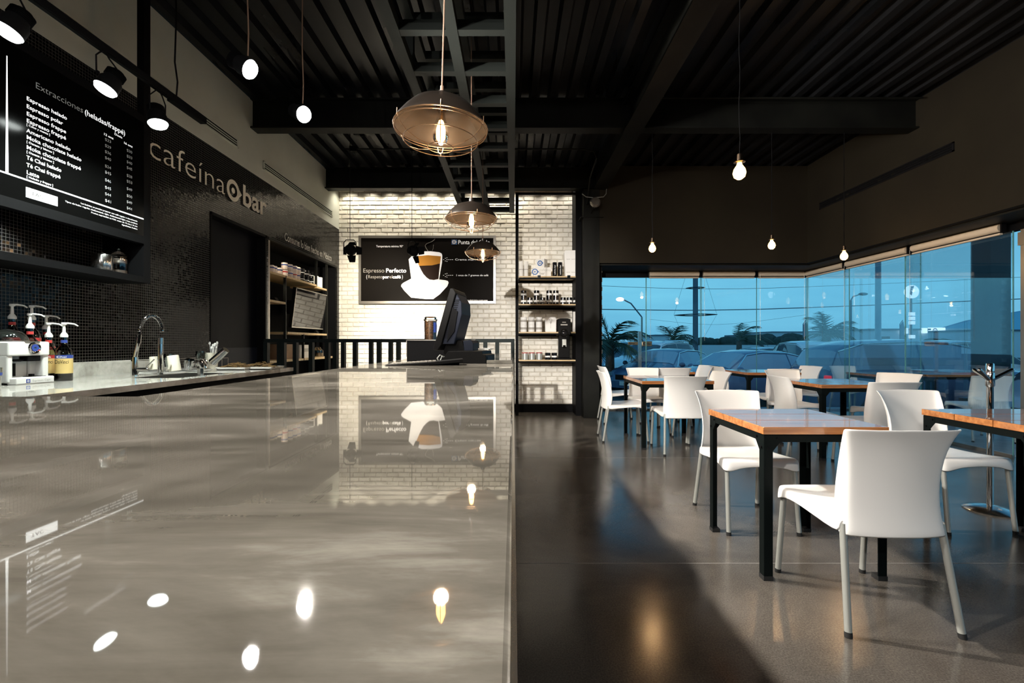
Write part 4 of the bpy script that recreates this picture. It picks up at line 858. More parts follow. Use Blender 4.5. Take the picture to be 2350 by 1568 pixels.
# syrup bottles with pumps on a low stepped stand
ss = thing('bottle_riser', 'low black stepped stand under the syrup bottles', 'riser', (0, 0, ZK)); m = MB(); m.box((-2.945, 2.645, 0), (-2.86, 2.84, .104)); m.box((-2.945, 2.84, 0), (-2.86, 2.93, .05)); m.box((-2.858, 2.655, 0), (-2.772, 2.745, .05)); m.build('steps', M['black'], ss)
def bottle(x, y, z, capc, lab, chai=False):
    t = thing('syrup_bottle', lab, 'syrup bottle', (x, y, z), group='syrup bottles with pumps')
    m = MB(); m.lathe([(1e-4, 0), (.038, .0), (.040, .006), (.040, .165), (.036, .185), (.018, .212), (.0145, .225), (.0145, .262), (1e-4, .262)], n=24); m.build('bottle_glass', M['smoke'], t)
    m = MB(); m.lathe([(1e-4, .002), (.0385, .002), (.0385, .10 if not chai else .055), (1e-4, .10 if not chai else .055)], n=22); m.build('syrup_fill', M['syrup'], t)
    m = MB(); m.lathe([(.0405, .045), (.0407, .135)], n=24); m.build('cream_label', M['yellow_label'], t); m = MB(); m.lathe([(.0408, .135), (.0408, .155)], n=24); m.build('label_band', capc, t); m = MB(); m.lathe([(.0152, .228), (.0152, .245)], n=18); m.build('neck_band', capc, t)
    # words on the label face the aisle and the camera
    m = MB(); an = math.radians(-62); u = Vector((-math.sin(an), math.cos(an), 0)); n = Vector((math.cos(an), math.sin(an), 0))
    m.text('DaVinci', n*.0425-u*.030+Vector((0, 0, .105)), u, Z_, .022, .062); m.build('label_script', M['black'], t)
    m = MB(); m.text('Chai' if chai else 'Vainilla', n*.0425-u*.022+Vector((0, 0, .139)), u, Z_, .012, .045, .02); m.build('band_lettering', M['white_paper'], t)
    m = MB(); m.lathe([(.017, .262), (.019, .263), (.019, .275), (.012, .288), (.008, .292), (.006, .335), (1e-4, .335)], n=18); m.lathe([(1e-4, .348), (.013, .346), (.013, .338), (.006, .334)], n=16)
    m.tube([(-.010, -.004, .345), (.02, .008, .346), (.048, .018, .341), (.062, .024, .330)], [.006, .0055, .0045, .004], 8); m.build('pump', M['glossy_white'], t); return t
q = at(147, 874); bottle(q.x, q.y, ZK, M['blue_label'], 'chai syrup bottle with a blue band, last of the pump bottles', True)
for px, X, zz, lab in ((28, -2.900, .104, 'pump syrup bottle rising behind the glass bowl, nearest the camera'), (73, -2.900, .104, 'pump syrup bottle with the taller pump of the second pair'), (69, -2.815, .05, 'pump syrup bottle with the lower pump of the second pair'), (106, -2.900, .05, 'pump syrup bottle with the taller pump of the third pair')):
    bottle(X, WX(px, 0, X).y, ZK+zz, M['red'], lab)
bottle(-2.815, WX(108, 0, -2.815).y+.01, ZK, M['red'], 'red banded syrup bottle beside the chai bottle')
# tap
q = at(309, 861)
tp = thing('sink_tap', 'chrome sink tap with a coiled spring neck', 'tap', (q.x, q.y, ZK))
def tv(px, py): return Vector(((px-309)*q.y/FPX, .0, (861-py)*q.y/FPX))
m = MB(); m.cyl((0, 0, 0), tv(309, 820), .024, .021); m.cyl(tv(309, 822), tv(318, 780), .016, .014); m.cyl(tv(317, 788), tv(319, 768), .0165); m.build('tap_body', M['chrome'], tp)
arc = [tv(319, 772), tv(321, 755), tv(326, 742), tv(334, 731), tv(345, 725), tv(356, 727), tv(365, 735), tv(371, 748), tv(371, 762)]
def smooth(pts, n):
    out = []
    for i in range(len(pts)-1):
        p0 = pts[max(i-1, 0)]; p1 = pts[i]; p2 = pts[i+1]; p3 = pts[min(i+2, len(pts)-1)]
        for k in range(n):
            t = k/n; out.append(.5*((2*p1)+(-p0+p2)*t+(2*p0-5*p1+4*p2-p3)*t*t+(-p0+3*p1-3*p2+p3)*t**3))
    return out+[pts[-1]]
sa = smooth(arc, 12); m = MB(); m.tube(sa, .008, 8); m.build('hose', M['black'], tp)
hel = []; nn = 40*12
for i in range(nn):
    t = i/(nn-1)*(len(sa)-1.001); j = int(t); f = t-j; p = sa[j].lerp(sa[j+1], f); d = (sa[min(j+1, len(sa)-1)]-sa[j]).normalized(); u = Vector((0, 1, 0)); w = d.cross(u); a = 2*PI*i/12; hel.append(p+(u*math.cos(a)+w*math.sin(a))*.0115)
m = MB(); m.tube(hel, .0022, 5); m.build('spring', M['chrome'], tp)
m = MB(); m.cyl(tv(316, 848)+Vector((0, 0, 0)), tv(337, 848), .012); m.sphere(tv(337, 848), .0125); m.cyl(tv(336, 843), tv(354, 825), .004); m.build('lever', M['steel'], tp)
q2 = W(368, 815, 3.35); o = thing('hot_water_tap', 'short upright chrome spout by the spring tap', 'spout', (q2.x, 3.35, ZK)); m = MB(); m.cyl((0, 0, 0), (0, 0, W(0, 776, 3.35).z-ZK), .017, n=18); m.build('spout_tube', M['chrome'], o); m = MB(); m.cyl((0, 0, W(0, 790, 3.35).z-ZK), (0, 0, W(0, 776, 3.35).z-ZK+.001), .0185); m.build('spout_cap', M['steel'], o)
# drying rack with cups and glasses
ra = at(470, 846); rk = thing('drying_rack', 'low wire drying rack holding cups beside the tap', 'dish rack', (-2.74, 3.50, ZK))
m = MB(); m.box((-.10, -.02, .0), (.17, .72, .006)); m.build('drip_tray', M['glossy_white'], rk)
m = MB()
for z in (.012, .095):
    m.tube([(-.10, 0, z), (.16, 0, z), (.16, .70, z), (-.10, .70, z)], .0025, 5, closed=True)
for i in range(9): y = .70*i/8; m.tube([(-.10, y, .095), (-.10, y, .012), (.16, y, .012), (.16, y, .095)], .0018, 5)
m.build('wire_frame', M['steel'], rk)
def mug(px, py, Y, tilt, lab, r=.038, h=.095):
    p = W(px, py, Y); t = thing('white_mug', lab, 'mug', (p.x, p.y, p.z), 0, 'cream mugs drying upside down'); t.rotation_euler = (0, tilt, 0)
    m = MB(); m.lathe([(r*.86, h), (r*.90, h-.002), (r, .0), (r-.004, .002), (r*.84, h-.006), (1e-4, h-.006)], n=28); m.lathe([(1e-4, h), (r*.86, h)], n=28); m.build('mug_body', M['mug'], t)
    m = MB(); m.tube([(-r*.5, -r*.8, .02), (-r*.6, -r*1.25, .012), (-.0, -r*1.5, .02), (.01, -r*1.35, .045), (.0, -r*.85, .05)], .006, 8); m.build('handle', M['mug'], t)
mug(358, 848, 3.42, -.08, 'cream mug upside down behind the tap lever'); mug(402, 852, 3.40, -.16, 'larger cream mug leaning upside down beside the first one', .040, .115)
def tumbler(px, py, Y, lab, mt, r=.032, h=.08, tilt=(0, 0), name='tumbler', cat='glass'):
    p = W(px, py, Y); t = thing(name, lab, cat, tuple(p)); t.rotation_euler = (tilt[0], tilt[1], 0); m = MB(); m.lathe([(1e-4, 0), (r*.8, 0), (r, h*.5), (r*.95, h), (r*.92, h), (r*.95, h*.5), (r*.74, .004)], n=24); m.build('cup_wall', mt, t); m = MB(); m.tube([(r*.95, 0, h*.8), (r*1.5, 0, h*.7), (r*1.5, 0, h*.35), (r*.9, 0, h*.25)], .003, 6); m.build('handle', mt, t)
tumbler(388, 842, 3.62, 'clear glass standing behind the two mugs', M['clear'], .036, .10); tumbler(432, 846, 3.65, 'small steel milk jug in the rack, first of two', M['chrome'], .034, .075, (.2, .3), 'milk_jug', 'jug'); tumbler(470, 846, 3.75, 'small steel milk jug in the rack, second of two', M['chrome'], .034, .07, (.3, -.5), 'milk_jug', 'jug')
tumbler(460, 828, 3.9, 'clear glass cup at the back of the rack', M['clear'], .036, .08); tumbler(482, 830, 3.95, 'white cup at the back end of the rack', M['mug'], .034, .075, (0, 0), 'small_cup', 'cup')
p = W(488, 834, 4.0); o = thing('spoon_holder', 'cup holding a bunch of white plastic spoons', 'spoon holder', (p.x, p.y, ZK+.0)); m = MB(); m.lathe([(1e-4, .0), (.036, .0), (.042, .10), (.040, .10), (.034, .004)], n=20); m.build('holder_cup', M['mug'], o)
rnd = random.Random(5)
for i in range(9):
    a = rnd.uniform(0, 6.28); r = .030*rnd.random()**.5; tx, ty = rnd.uniform(-.03, .05), rnd.uniform(-.03, .03); b = Vector((r*math.cos(a), r*math.sin(a), .01)); tt = b+Vector((tx, ty, rnd.uniform(.17, .22))); m = MB(); m.bar(b, tt, .007, .003); m.sphere(tt, .010, (1, .5, 1.4), 10, 6); m.build('plastic_spoon', M['white_paper'], o)
pa_, pb_ = W(487, 832, 3.62), W(519, 803, 3.62); o = thing('steel_shaker', 'tilted shiny steel shaker tube leaning on the rack', 'shaker', tuple(pa_)); d = pb_-pa_; m = MB(); m.cyl((0, 0, 0), d, .030, .026, 28); m.build('shaker_body', M['chrome'], o)
p = at(493, 862); o = thing('sink_spout', 'small square chrome spout standing at the counter edge', 'spout', (p.x-.1, p.y, ZK)); m = MB(); m.cyl((0, 0, 0), (0, 0, .085), .020, n=16); m.lathe([(.0205, .05), (.023, .055), (.023, .085), (1e-4, .09)], n=16); m.build('spout_tube', M['steel'], o)
# trays
def tray(px, py, Y, lab, L, Wd, fill, fm):
    p = W(px, py, Y); t = thing('serving_tray', lab, 'tray', (p.x, p.y, ZK), .0); m = MB(); m.prism([(-L/2, -Wd/2, .022), (-L/2+.015, -Wd/2, .002), (L/2-.015, -Wd/2, .002), (L/2, -Wd/2, .022), (L/2-.006, -Wd/2, .022), (L/2-.02, -Wd/2, .007), (-L/2+.02, -Wd/2, .007), (-L/2+.006, -Wd/2, .022)], (0, Wd, 0)); m.box((-L/2+.01, -Wd/2, .002), (L/2-.01, -Wd/2+.006, .022)); m.box((-L/2+.01, Wd/2-.006, .002), (L/2-.01, Wd/2, .022)); m.build('tray_dish', M['white_card'], t)
    r = random.Random(int(px)); m = MB()
    for i in range(fill):
        a = r.uniform(0, 6.28); c = Vector((r.uniform(-L*.4, L*.4), r.uniform(-Wd*.35, Wd*.35), .012)); c.z += r.random()*.045*(1-abs(c.x)/(L*.5)); d = Vector((math.cos(a), math.sin(a)*.6, r.uniform(-.1, .35)))*.045; m.tube([c-d, c+Vector((0, 0, .006)), c+d], [.003, .007, .003], 6)
    o = m.build('tray_contents', fm, t); o['kind'] = 'stuff'; return t
tray(545, 845, 4.02, 'white tray heaped with dried brown pods, first of two', .26, .20, 60, M['tray_food']); tray(600, 846, 4.10, 'white tray with darker dried pods and white sticks at the counter end', .30, .22, 40, M['tray_food'])

# ------------------------------------------------------------------ items on the frame shelf under the menu
zs_ = H+.480
o = thing('steel_canister', 'brushed steel canister on the shelf under the menu', 'canister', (-2.79, 3.155, zs_)); m = MB(); m.lathe([(1e-4, 0), (.056, 0), (.058, .003), (.058, .118), (.056, .122), (1e-4, .124)], n=32); m.build('canister_body', M['steel'], o); MB().lathe([(1e-4, .138), (.010, .136), (.006, .124)], n=14).build('lid_knob', M['steel'], o)
o = thing('glass_jar', 'tall clear lidded jar at the end of the menu shelf', 'jar', (-2.79, 3.285, zs_)); m = MB(); m.lathe([(1e-4, .003), (.050, .003), (.052, .010), (.052, .135), (.044, .142)], n=32); m.build('jar_glass', M['clear'], o)
m = MB(); m.lathe([(.052, .145), (.056, .146), (.046, .160), (.012, .170), (.008, .175), (.012, .185), (1e-4, .192)], n=28); m.build('jar_lid', M['clear'], o)
for nm, z, mt in (('upper_contents', .085, M['pink_can']), ('lower_contents', .005, M['pink_can'])): MB().lathe([(1e-4, z), (.046, z), (.046, z+.03), (1e-4, z+.03)], n=24).build(nm, mt, o)

# ------------------------------------------------------------------ niche in the service wall
nc = thing('niche_shelving', 'wall shelving with pale boards and steel uprights in the niche', 'shelving')
XN = XL-.02
def nb(y0, y1, z, dx0=-.42, nm='shelf_board'):
    m = MB(); m.box((XL+dx0, y0, z-.028), (XN+.01, y1, z)); m.build(nm, M['shelf_wood'], nc)
yA = yn0+.03
nb(yA, 7.02, H+.885+.0); nb(7.03, 7.40, H+.862); nb(yA, 6.06, H+.535); nb(6.12, 7.40, H+.150); nb(yA, 7.75, H-.215)
m = MB(); m.box((XL-.40, yn0, 0), (XN+.02, yn0+.035, H+1.25)); m.build('end_upright', M['trim_steel'], nc)
for y, z0, z1 in ((6.06, -.25, .885), (6.58, -.25, .135), (7.015, .86, 1.26), (7.41, -.25, 1.26)):
    m = MB(); m.box((XN-.02, y, H+z0), (XN+.012, y+.018, H+z1)); m.build('upright', M['beam_g'], nc)
m = MB(); m.box((XL-.03, yn0, zo-.03), (XN+.025, 7.80, zo-.005)); m.build('top_trim', M['beam_g'], nc)
def can(name, cat, x, y, z, r, h, mt, lab, grp, band=None, bz=(.3, .7), text=None):
    m = MB(); m.use(mt); m.lathe([(1e-4, 0), (r, 0), (r, h), (r*.92, h+.004), (1e-4, h+.004)], n=20)
    if band: m.use(band); m.lathe([(r+.0006, h*bz[0]), (r+.0006, h*bz[1])], n=20)
    o = m.build(name, None, loc=(x, y, z)); tag(o, lab, cat, grp); return o
z1 = H+.885; ord_ = ['first', 'second', 'third', 'fourth', 'fifth', 'sixth', 'seventh', 'eighth', 'ninth', 'tenth']
def yx(px): return WX(px, 0, XN-.06).y
for i, px in enumerate((622, 628.5, 640.5, 653.5, 665, 674.5, 682)):
    can('coffee_tin', 'tin', XN-.06, yx(px), z1, .040, .088, M['pink_can'], 'pink and white tin, %s in the lower row on the niche top shelf' % ord_[i], 'pink and white tins in the niche', M['red'] if i in (3, 5) else M['blue_label'], (.62, .8))
for i, px in enumerate((653, 664.5, 675, 683)):
    can('coffee_tin', 'tin', XN-.06, yx(px), z1+.092, .040, .088, M['pink_can'], 'pink and white tin, %s of the stacked upper row in the niche' % ord_[i], 'pink and white tins in the niche', M['blue_label'], (.62, .8))
for i, px in enumerate((692, 702.5, 713)):
    for j in (0, 1): can('dark_tin', 'tin', XN-.06, yx(px), z1+j*.092, .042, .088, M['black_gloss'], '%s dark tin in the %s row on the niche top shelf' % (ord_[i], ('lower', 'upper')[j]), 'dark tins in the niche', M['white_paper'], (.35, .45))
for i, px in enumerate((726.5, 735.5)): can('white_tube', 'tube', XN-.07, yx(px), H+.862, .038, (.17, .17)[i], M['white_card'], '%s white tube on the small upper niche shelf' % ord_[i], 'white tubes in the niche')
can('white_tube', 'tube', XN-.05, yA+.06, H+.535, .022, .16, M['white_card'], 'slim white bottle on the lower left niche shelf', None)
for (y, z, l) in ((5.90, H+.535, 'small price card on the lower left niche shelf'), (7.12, H+.150, 'small price card below the wall screen')):
    m = MB(); m.prism([(XN-.02, y, z), (XN-.055, y, z+.05), (XN-.057, y, z+.05), (XN-.09, y, z), ], (0, .07, 0)); o = m.build('price_card', M['black_plastic']); tag(o, l, 'price card')
# tilted wall screen
tvs = thing('wall_screen', 'tilted flat screen in the niche mirroring the bricks', 'television', (XN-.0, 6.86, H+.49)); tvs.rotation_euler = (0, math.radians(7), 0)
m = MB(); m.box((-.06, -.52, -.275), (-.015, .52, .275)); m.build('screen_case', M['black_plastic'], tvs); m = MB(); m.box((-.016, -.505, -.26), (-.0135, .505, .262)); m.build('screen_glass', M['screen'], tvs)
m = MB(); m.box((-.016, -.52, -.278), (-.010, .52, -.262)); m.box((-.016, -.52, .263), (-.010, .52, .275)); m.box((-.016, -.52, -.27), (-.010, -.507, .27)); m.build('screen_bezel', M['trim_steel'], tvs); m = MB(); m.box((-.40, -.1, -.1), (-.06, .1, .1)); m.build('wall_mount', M['black'], tvs)
# on the lower counter behind the railing
o = thing('white_dispenser', 'white box dispenser seen through the railing in the niche', 'dispenser', (XN-.16, WX(700, 0, XN-.1).y, H-.215)); m = MB(); m.box((-.07, -.16, 0), (.07, .16, .19)); m.build('dispenser_body', M['white_card'], o); m = MB(); m.box((.07, -.10, .09), (.074, .10, .14)); m.build('dispenser_window', M['print_grey'], o)
for i, (px, l) in enumerate(((736, 'glass jar with copper lid seen through the railing'), (741, 'second glass jar behind the railing near the niche end'))):
    o = thing('storage_jar', l, 'jar', (XN-.12-.08*i, WX(px, 0, XN-.1).y, H-.215)); m = MB(); m.lathe([(1e-4, 0), (.06, 0), (.065, .03), (.062, .10), (.03, .13), (.02, .15), (1e-4, .155)], n=20); m.build('jar_glass', M['clear'], o); m = MB(); m.lathe([(1e-4, .004), (.05, .004), (.05, .06), (1e-4, .06)], n=18); m.build('jar_contents', M['wire'], o)
o = thing('cardboard_box', 'brown box seen through the railing on the niche counter', 'box', (XN-.16, WX(662, 0, XN-.1).y, H-.215)); m = MB(); m.box((-.10, -.22, 0), (.08, .20, .20)); m.build('box_body', noisy('cardboard', (.20, .12, .07), (.26, .17, .10), 5, .8), o)

# ------------------------------------------------------------------ shelving on the brick wall beside the bar
YS = 7.47; uni = thing('steel_shelving', 'four wood shelves in a black steel frame on the brick wall', 'shelving', (0, 0, 0))
def SX(px): return (px-CX)*YS/FPX
def SZ(py): return H+(CY-py)*YS/FPX
xl_, xr_ = SX(1183), SX(1337)
m = MB(); m.box((xl_, YS, 0), (SX(1190), YS+.045, ZC-.33)); m.build('side_post', M['black'], uni)
m = MB(); m.box((SX(1325.5), YS, 0), (SX(1341), YS+.06, ZC-.33)); m.build('side_post', M['black'], uni)
m = MB(); m.box((xl_, YS, ZC-.36), (SX(1340), YS+.05, ZC-.33)); m.build('top_bar', M['black'], uni)
tops = [634, 698, 762, 826]
for i, py in enumerate(tops):
    z = SZ(py)
    for (a, b) in (((1190.5, 1333),) if i != 2 else ((1190.5, 1281), (1311, 1333))):
        m = MB(); m.box((SX(a), YS-.01, z-.022), (SX(b), YB-.02, z)); m.build('shelf_board', M['shelf_wood'], uni)
        m = MB(); m.box((SX(a), YS-.005, z-.047), (SX(b), YS+.02, z-.022)); m.box((SX(a), YS, z-.045), (SX(a)+.02, YB-.02, z-.022)); m.box((SX(a), YB-.06, z-.06), (SX(b), YB-.02, z-.022)); m.build('shelf_bracket', M['black'], uni)
for px in (1237, 1305):
    m = MB(); m.box((SX(px)-.025, YS-.02, SZ(634)-.03), (SX(px)+.025, YS-.005, SZ(634)+.012)); m.build('shelf_clip', M['chrome'], uni)
zS = [SZ(p) for p in tops]; yi = YS+.08
for i, px in enumerate((1196, 1207.5)): can('white_tube', 'tube', SX(px), yi, zS[0], .037, .245, M['white_card'], '%s tall white tube on the top shelf by the brick corner' % ord_[i], 'tall white tubes', M['print_grey'], (.45, .5))
o = thing('logo_box', 'white box with the shop name on the top shelf', 'box', (SX(1244.5), yi, zS[0])); m = MB(); m.box((-.143, -.05, 0), (.143, .12, .147)); m.build('box_body', M['white_card'], o)
m = MB(); m.text('cafeína', (-.045, -.0515, .085), X_, Z_, .045, .18); m.build('thin_lettering', M['lettering_dim'], o); m = MB(); m.text('bar', (-.045, -.0515, .03), X_, Z_, .045, .09, .02); m.build('bold_lettering', M['print_grey'], o); m = MB(); logo(m, (-.118, -.0515, .075), .052, X_, Z_); m.build('box_emblem', M['print_blue'], o)
o = thing('logo_box', 'small white box with a ring emblem, topmost on the other box', 'box', (SX(1244), yi+.03, zS[0]+.147), math.radians(-28)); m = MB(); m.box((-.075, -.065, 0), (.075, .065, .14)); m.build('box_body', M['white_card'], o); m = MB(); logo(m, (0, -.0665, .07), .045, X_, Z_); m.build('box_emblem', M['print_blue'], o); m = MB(); m.text('bar', (.0765, -.04, .03), Y_, Z_, .03, .07, .02); m.build('side_lettering', M['print_grey'], o)
for i, px in enumerate((1274, 1286.5)):
    q = can('black_tube', 'tube', SX(px), yi, zS[0], .036, .23, M['black_gloss'], '%s tall black tube with white script on the top shelf' % ord_[i], 'tall black tubes'); m = MB(); m.text('cafeína bar', (.008, -.0375, .03), Z_, (-1, 0, 0), .018, .16, .02); m.build('tube_lettering', M['white_paper'], q)
o = thing('white_carton', 'tall white carton at the column end of the top shelf', 'carton', (SX(1310.5), yi, zS[0])); m = MB(); m.prism([(-.09, -.06, 0), (.10, -.06, 0), (.10, -.06, .42), (-.09, -.06, .42), (-.105, -.06, .39)], (0, .16, 0)); m.build('carton_body', M['white_paper'], o)
m = MB(); m.text('BAR  BAR', (-.07, -.0615, .27), X_, Z_, .012, .14, .02); m.text('BAR  BAR', (-.07, -.0615, .06), X_, Z_, .012, .14, .02); m.build('carton_lettering', M['print_grey'], o)
bx_ = [1202, 1216.5, 1232, 1246, 1261, 1276.5, 1293.5, 1308, 1323]
for i, px in enumerate(bx_): can('black_tin', 'tin', SX(px), yi, zS[1], .046, .108, M['black_gloss'], '%s black tin in the bottom row of the second shelf' % ord_[i], 'black tins on the second shelf', M['white_paper'], (.30, .62))
for i, px in enumerate((1202, 1232, 1261, 1276.5)): can('black_tin', 'tin', SX(px), yi, zS[1]+.113, .046, .108, M['black_gloss'], '%s black tin stacked on the bottom row of the second shelf' % ord_[i], 'stacked black tins', M['white_paper'], (.30, .62))
for j in (0, 1):
    for i, px in enumerate((1202, 1220, 1237.5)): can('white_tin', 'tin', SX(px), yi, zS[2]+j*.121, .052, .116, M['white_paper'], '%s white tin with dark print, %s row of the third shelf' % (ord_[i], ('bottom', 'upper')[j]), 'white tins on the third shelf', M['print_grey'], (.35, .65))
o = thing('coffee_bag', 'white coffee bag with a dark tree print on the third shelf', 'bag', (SX(1264.5), yi, zS[2])); m = MB(); m.prism([(-.088, -.03, 0), (.088, -.03, 0), (.092, -.02, .22), (.08, -.01, .245), (-.08, -.01, .245), (-.092, -.02, .22)], (0, .08, 0)); m.build('bag_body', M['white_paper'], o, bevel=.006)
m = MB(); ring(m, (0, -.033, .195), .014, .022, X_, Z_, 20); poly(m, [(-.02, -.033, .165), (.02, -.033, .165), (.004, -.033, .13), (-.004, -.033, .13)]); m.add([(-.002, -.033, .13), (.002, -.033, .13), (.002, -.033, .06), (-.002, -.033, .06)], [(0, 1, 2, 3)]); m.build('bag_print', M['print_grey'], o)
can('white_tube', 'tube', SX(1322), yi, zS[2], .047, .325, M['white_card'], 'tall white tube at the column end of the third shelf', None)
for i, px in enumerate((1205, 1221, 1238)): can('silver_tin', 'tin', SX(px), yi, zS[3], .052, .115, M['alu'], '%s silver tin with a red rim on the lowest shelf' % ord_[i], 'silver tins with red rims', M['red'], (.90, 1.0))
for i, px in enumerate((1258, 1273)): can('black_tin', 'tin', SX(px), yi, zS[3], .046, .108, M['black_gloss'], '%s black tin with white script on the lowest shelf' % ord_[i], 'black tins on the lowest shelf', M['white_paper'], (.35, .6))
gr = thing('coffee_grinder', 'tall black coffee grinder standing on the lowest shelf', 'coffee grinder', (SX(1295), yi+.02, zS[3]))
g_ = YS/FPX
m = MB(); m.box((-.082, -.05, .03), (.095, .12, .40)); m.prism([(-.105, -.07, .40), (.105, -.07, .40), (.105, -.07, .655), (.06, -.07, .668), (-.06, -.07, .668), (-.105, -.07, .655)], (0, .19, 0)); m.build('grinder_body', M['black_plastic'], gr, bevel=.008)
m = MB(); m.box((-.10, -.09, 0), (.11, .13, .03)); m.build('foot_plate', M['black_plastic'], gr, bevel=.004)
m = MB(); Rx = Matrix.Rotation(PI/2, 3, 'X'); m.lathe([(.040, .0), (.062, .003), (.070, .0)], (0, -.074, .43), 28, Rx); ring(m, (0, -.079, .43), .046, .068, X_, Z_); dl = m.build('grind_dial', M['chrome'], gr); m = MB(); m.lathe([(1e-4, .012), (.03, .010), (.044, .0)], (0, -.076, .43), 24, Rx); m.build('dial_knob', M['black_gloss'], dl)
m = MB(); m.box((-.03, -.075, .21), (.035, -.05, .33)); m.build('chute_plate', M['alu'], gr); m = MB(); m.box((-.02, -.09, .195), (.022, -.05, .235)); m.build('bag_clip', M['chrome'], gr); m = MB(); m.text('GRINDER', (-.045, -.0715, .60), X_, Z_, .012, .09, .02) ; m.v = []; m.f = []; m.sm = []; m.mi = []
m.box((-.03, -.0715, .60), (.03, -.0705, .612)); m.box((-.055, -.0715, .555), (.055, -.0705, .575)); m.build('front_print', M['print_grey'], gr)
# unseen spots added inside the niche and under the menu board
for y in (5.95, 6.55, 7.15): spot((XL-.06, y, zo-.03), (XL-.10, y, 1.2), 7, 130, .8, (1, .88, .66), .015); spot((XL-.05, y, H+.84), (XL-.10, y, 1.0), 2.5, 130, .8, (1, .88, .66), .015)
for y in (1.6, 2.1, 2.6): spot((XL+.20, y, H+.72), (XL, y, H+.40), 14, 110, .9, (.85, .97, 1), .02)
# ------------------------------------------------------------------ outside
ZE = -.46
m = MB(); m.box((-60, YG+.9, ZE-.2), (120, 240, ZE)); m.box((XG+1.85, -20, ZE-.2), (120, YG+.9, ZE)); struct(m, 'ground_parking', M['asphalt'], 'parking lot and road outside the glass', 'ground')
m = MB(); m.box((-3, YG+.06, ZE), (XG+1.8, YG+.85, -.06)); m.box((XG+.06, -6, ZE), (XG+1.8, YG+.06, -.06)); struct(m, 'ground_terrace', M['pavement'], 'raised pale terrace around the glass walls', 'terrace')
m = MB(); m.box((-30, 34, ZE), (80, 46, ZE+.05)); o = struct(m, 'ground_verge', M['grass'], 'grass verge beyond the parked cars', 'grass verge')
# terrace furniture (seen through the side glass)
make_table(5.45, 6.95, 6.15, 7.62, 'outdoor table on the terrace behind the side glass, nearer the corner', z0=-.06); make_table(6.20, 6.95, 6.90, 7.62, 'outdoor table on the terrace next to the dark pillar', z0=-.06)
put_chair(5.80, 7.95, 180, 'chair outside on the terrace, far side of the outdoor table', -.06); put_chair(5.95, 5.95, 12, 'greyish chair outside on the terrace behind the coat stand', -.06)
m = MB(); m.box((8.22, 8.0, ZE), (8.57, 8.35, 5.5)); o = struct(m, 'pillar_outside', M['pillar'], 'dark clad pillar outside the side glass', 'pillar')
o['kind'] = 'structure'
# reserved sign: brushed bracket sign on a post right outside
sg = thing('post_sign', 'small brass signs on a steel post outside the far glass', 'sign', (W(1468, 0, 8.6).x, 8.6, 0))
def s_(px, py): p = W(px, py, 8.6); return Vector((p.x-sg.location.x, 0, p.z))
m = MB(); a, b = s_(1464.5, 860), s_(1472, 761); m.box((a.x, -.01, -.06), (b.x, .02, b.z)); m.build('sign_post', M['steel'], sg)
m = MB(); a, b = s_(1441, 792), s_(1464, 785); m.box((a.x, -.012, a.z), (b.x, .0, b.z)); q = m.build('left_plate', M['wire'], sg, bevel=.003); m = MB(); m.text('Baños', (a.x+.02, -.0135, a.z+.018), X_, Z_, .028, .10, .01); m.build('plate_lettering', M['black'], q)
m = MB(); a, b = s_(1473, 795), s_(1496, 783.5); m.box((a.x, -.012, a.z), (b.x, .0, b.z)); q = m.build('right_plate', M['wire'], sg, bevel=.01); m = MB(); logo(m, (a.x+.05, -.0135, (a.z+b.z)/2), .028, X_, Z_); m.text('bar', (a.x+.10, -.0135, a.z+.03), X_, Z_, .035, .07, .01); m.build('plate_emblem', M['black'], q)

# cars -----------------------------------------------------------------
SED = dict(L=4.6, W=.90, H=1.45, st=[(-2.30, .62, .60, .72, 0), (-2.22, .92, .86, .82, 0), (-1.65, 1.00, .93, .88, 0), (-1.05, 1.33, .94, .90, 1), (-.60, 1.42, .94, .90, 1), (.10, 1.44, .93, .90, 1), (.55, 1.38, .92, .90, 1), (1.18, 1.01, .90, .90, 0), (1.75, .90, .84, .86, 0), (2.18, .74, .70, .78, 0), (2.30, .52, .50, .70, 0)])
SUV = dict(L=4.55, W=.93, H=1.70, st=[(-2.28, .80, .78, .78, 0), (-2.20, 1.05, .98, .86, 0), (-1.98, 1.50, 1.02, .90, 1), (-1.50, 1.66, 1.03, .92, 1), (-.50, 1.70, 1.02, .93, 1), (.20, 1.66, 1.01, .93, 1), (.55, 1.58, 1.00, .93, 1), (1.20, 1.12, .98, .92, 0), (1.80, 1.02, .94, .89, 0), (2.18, .88, .82, .82, 0), (2.30, .60, .58, .74, 0)])
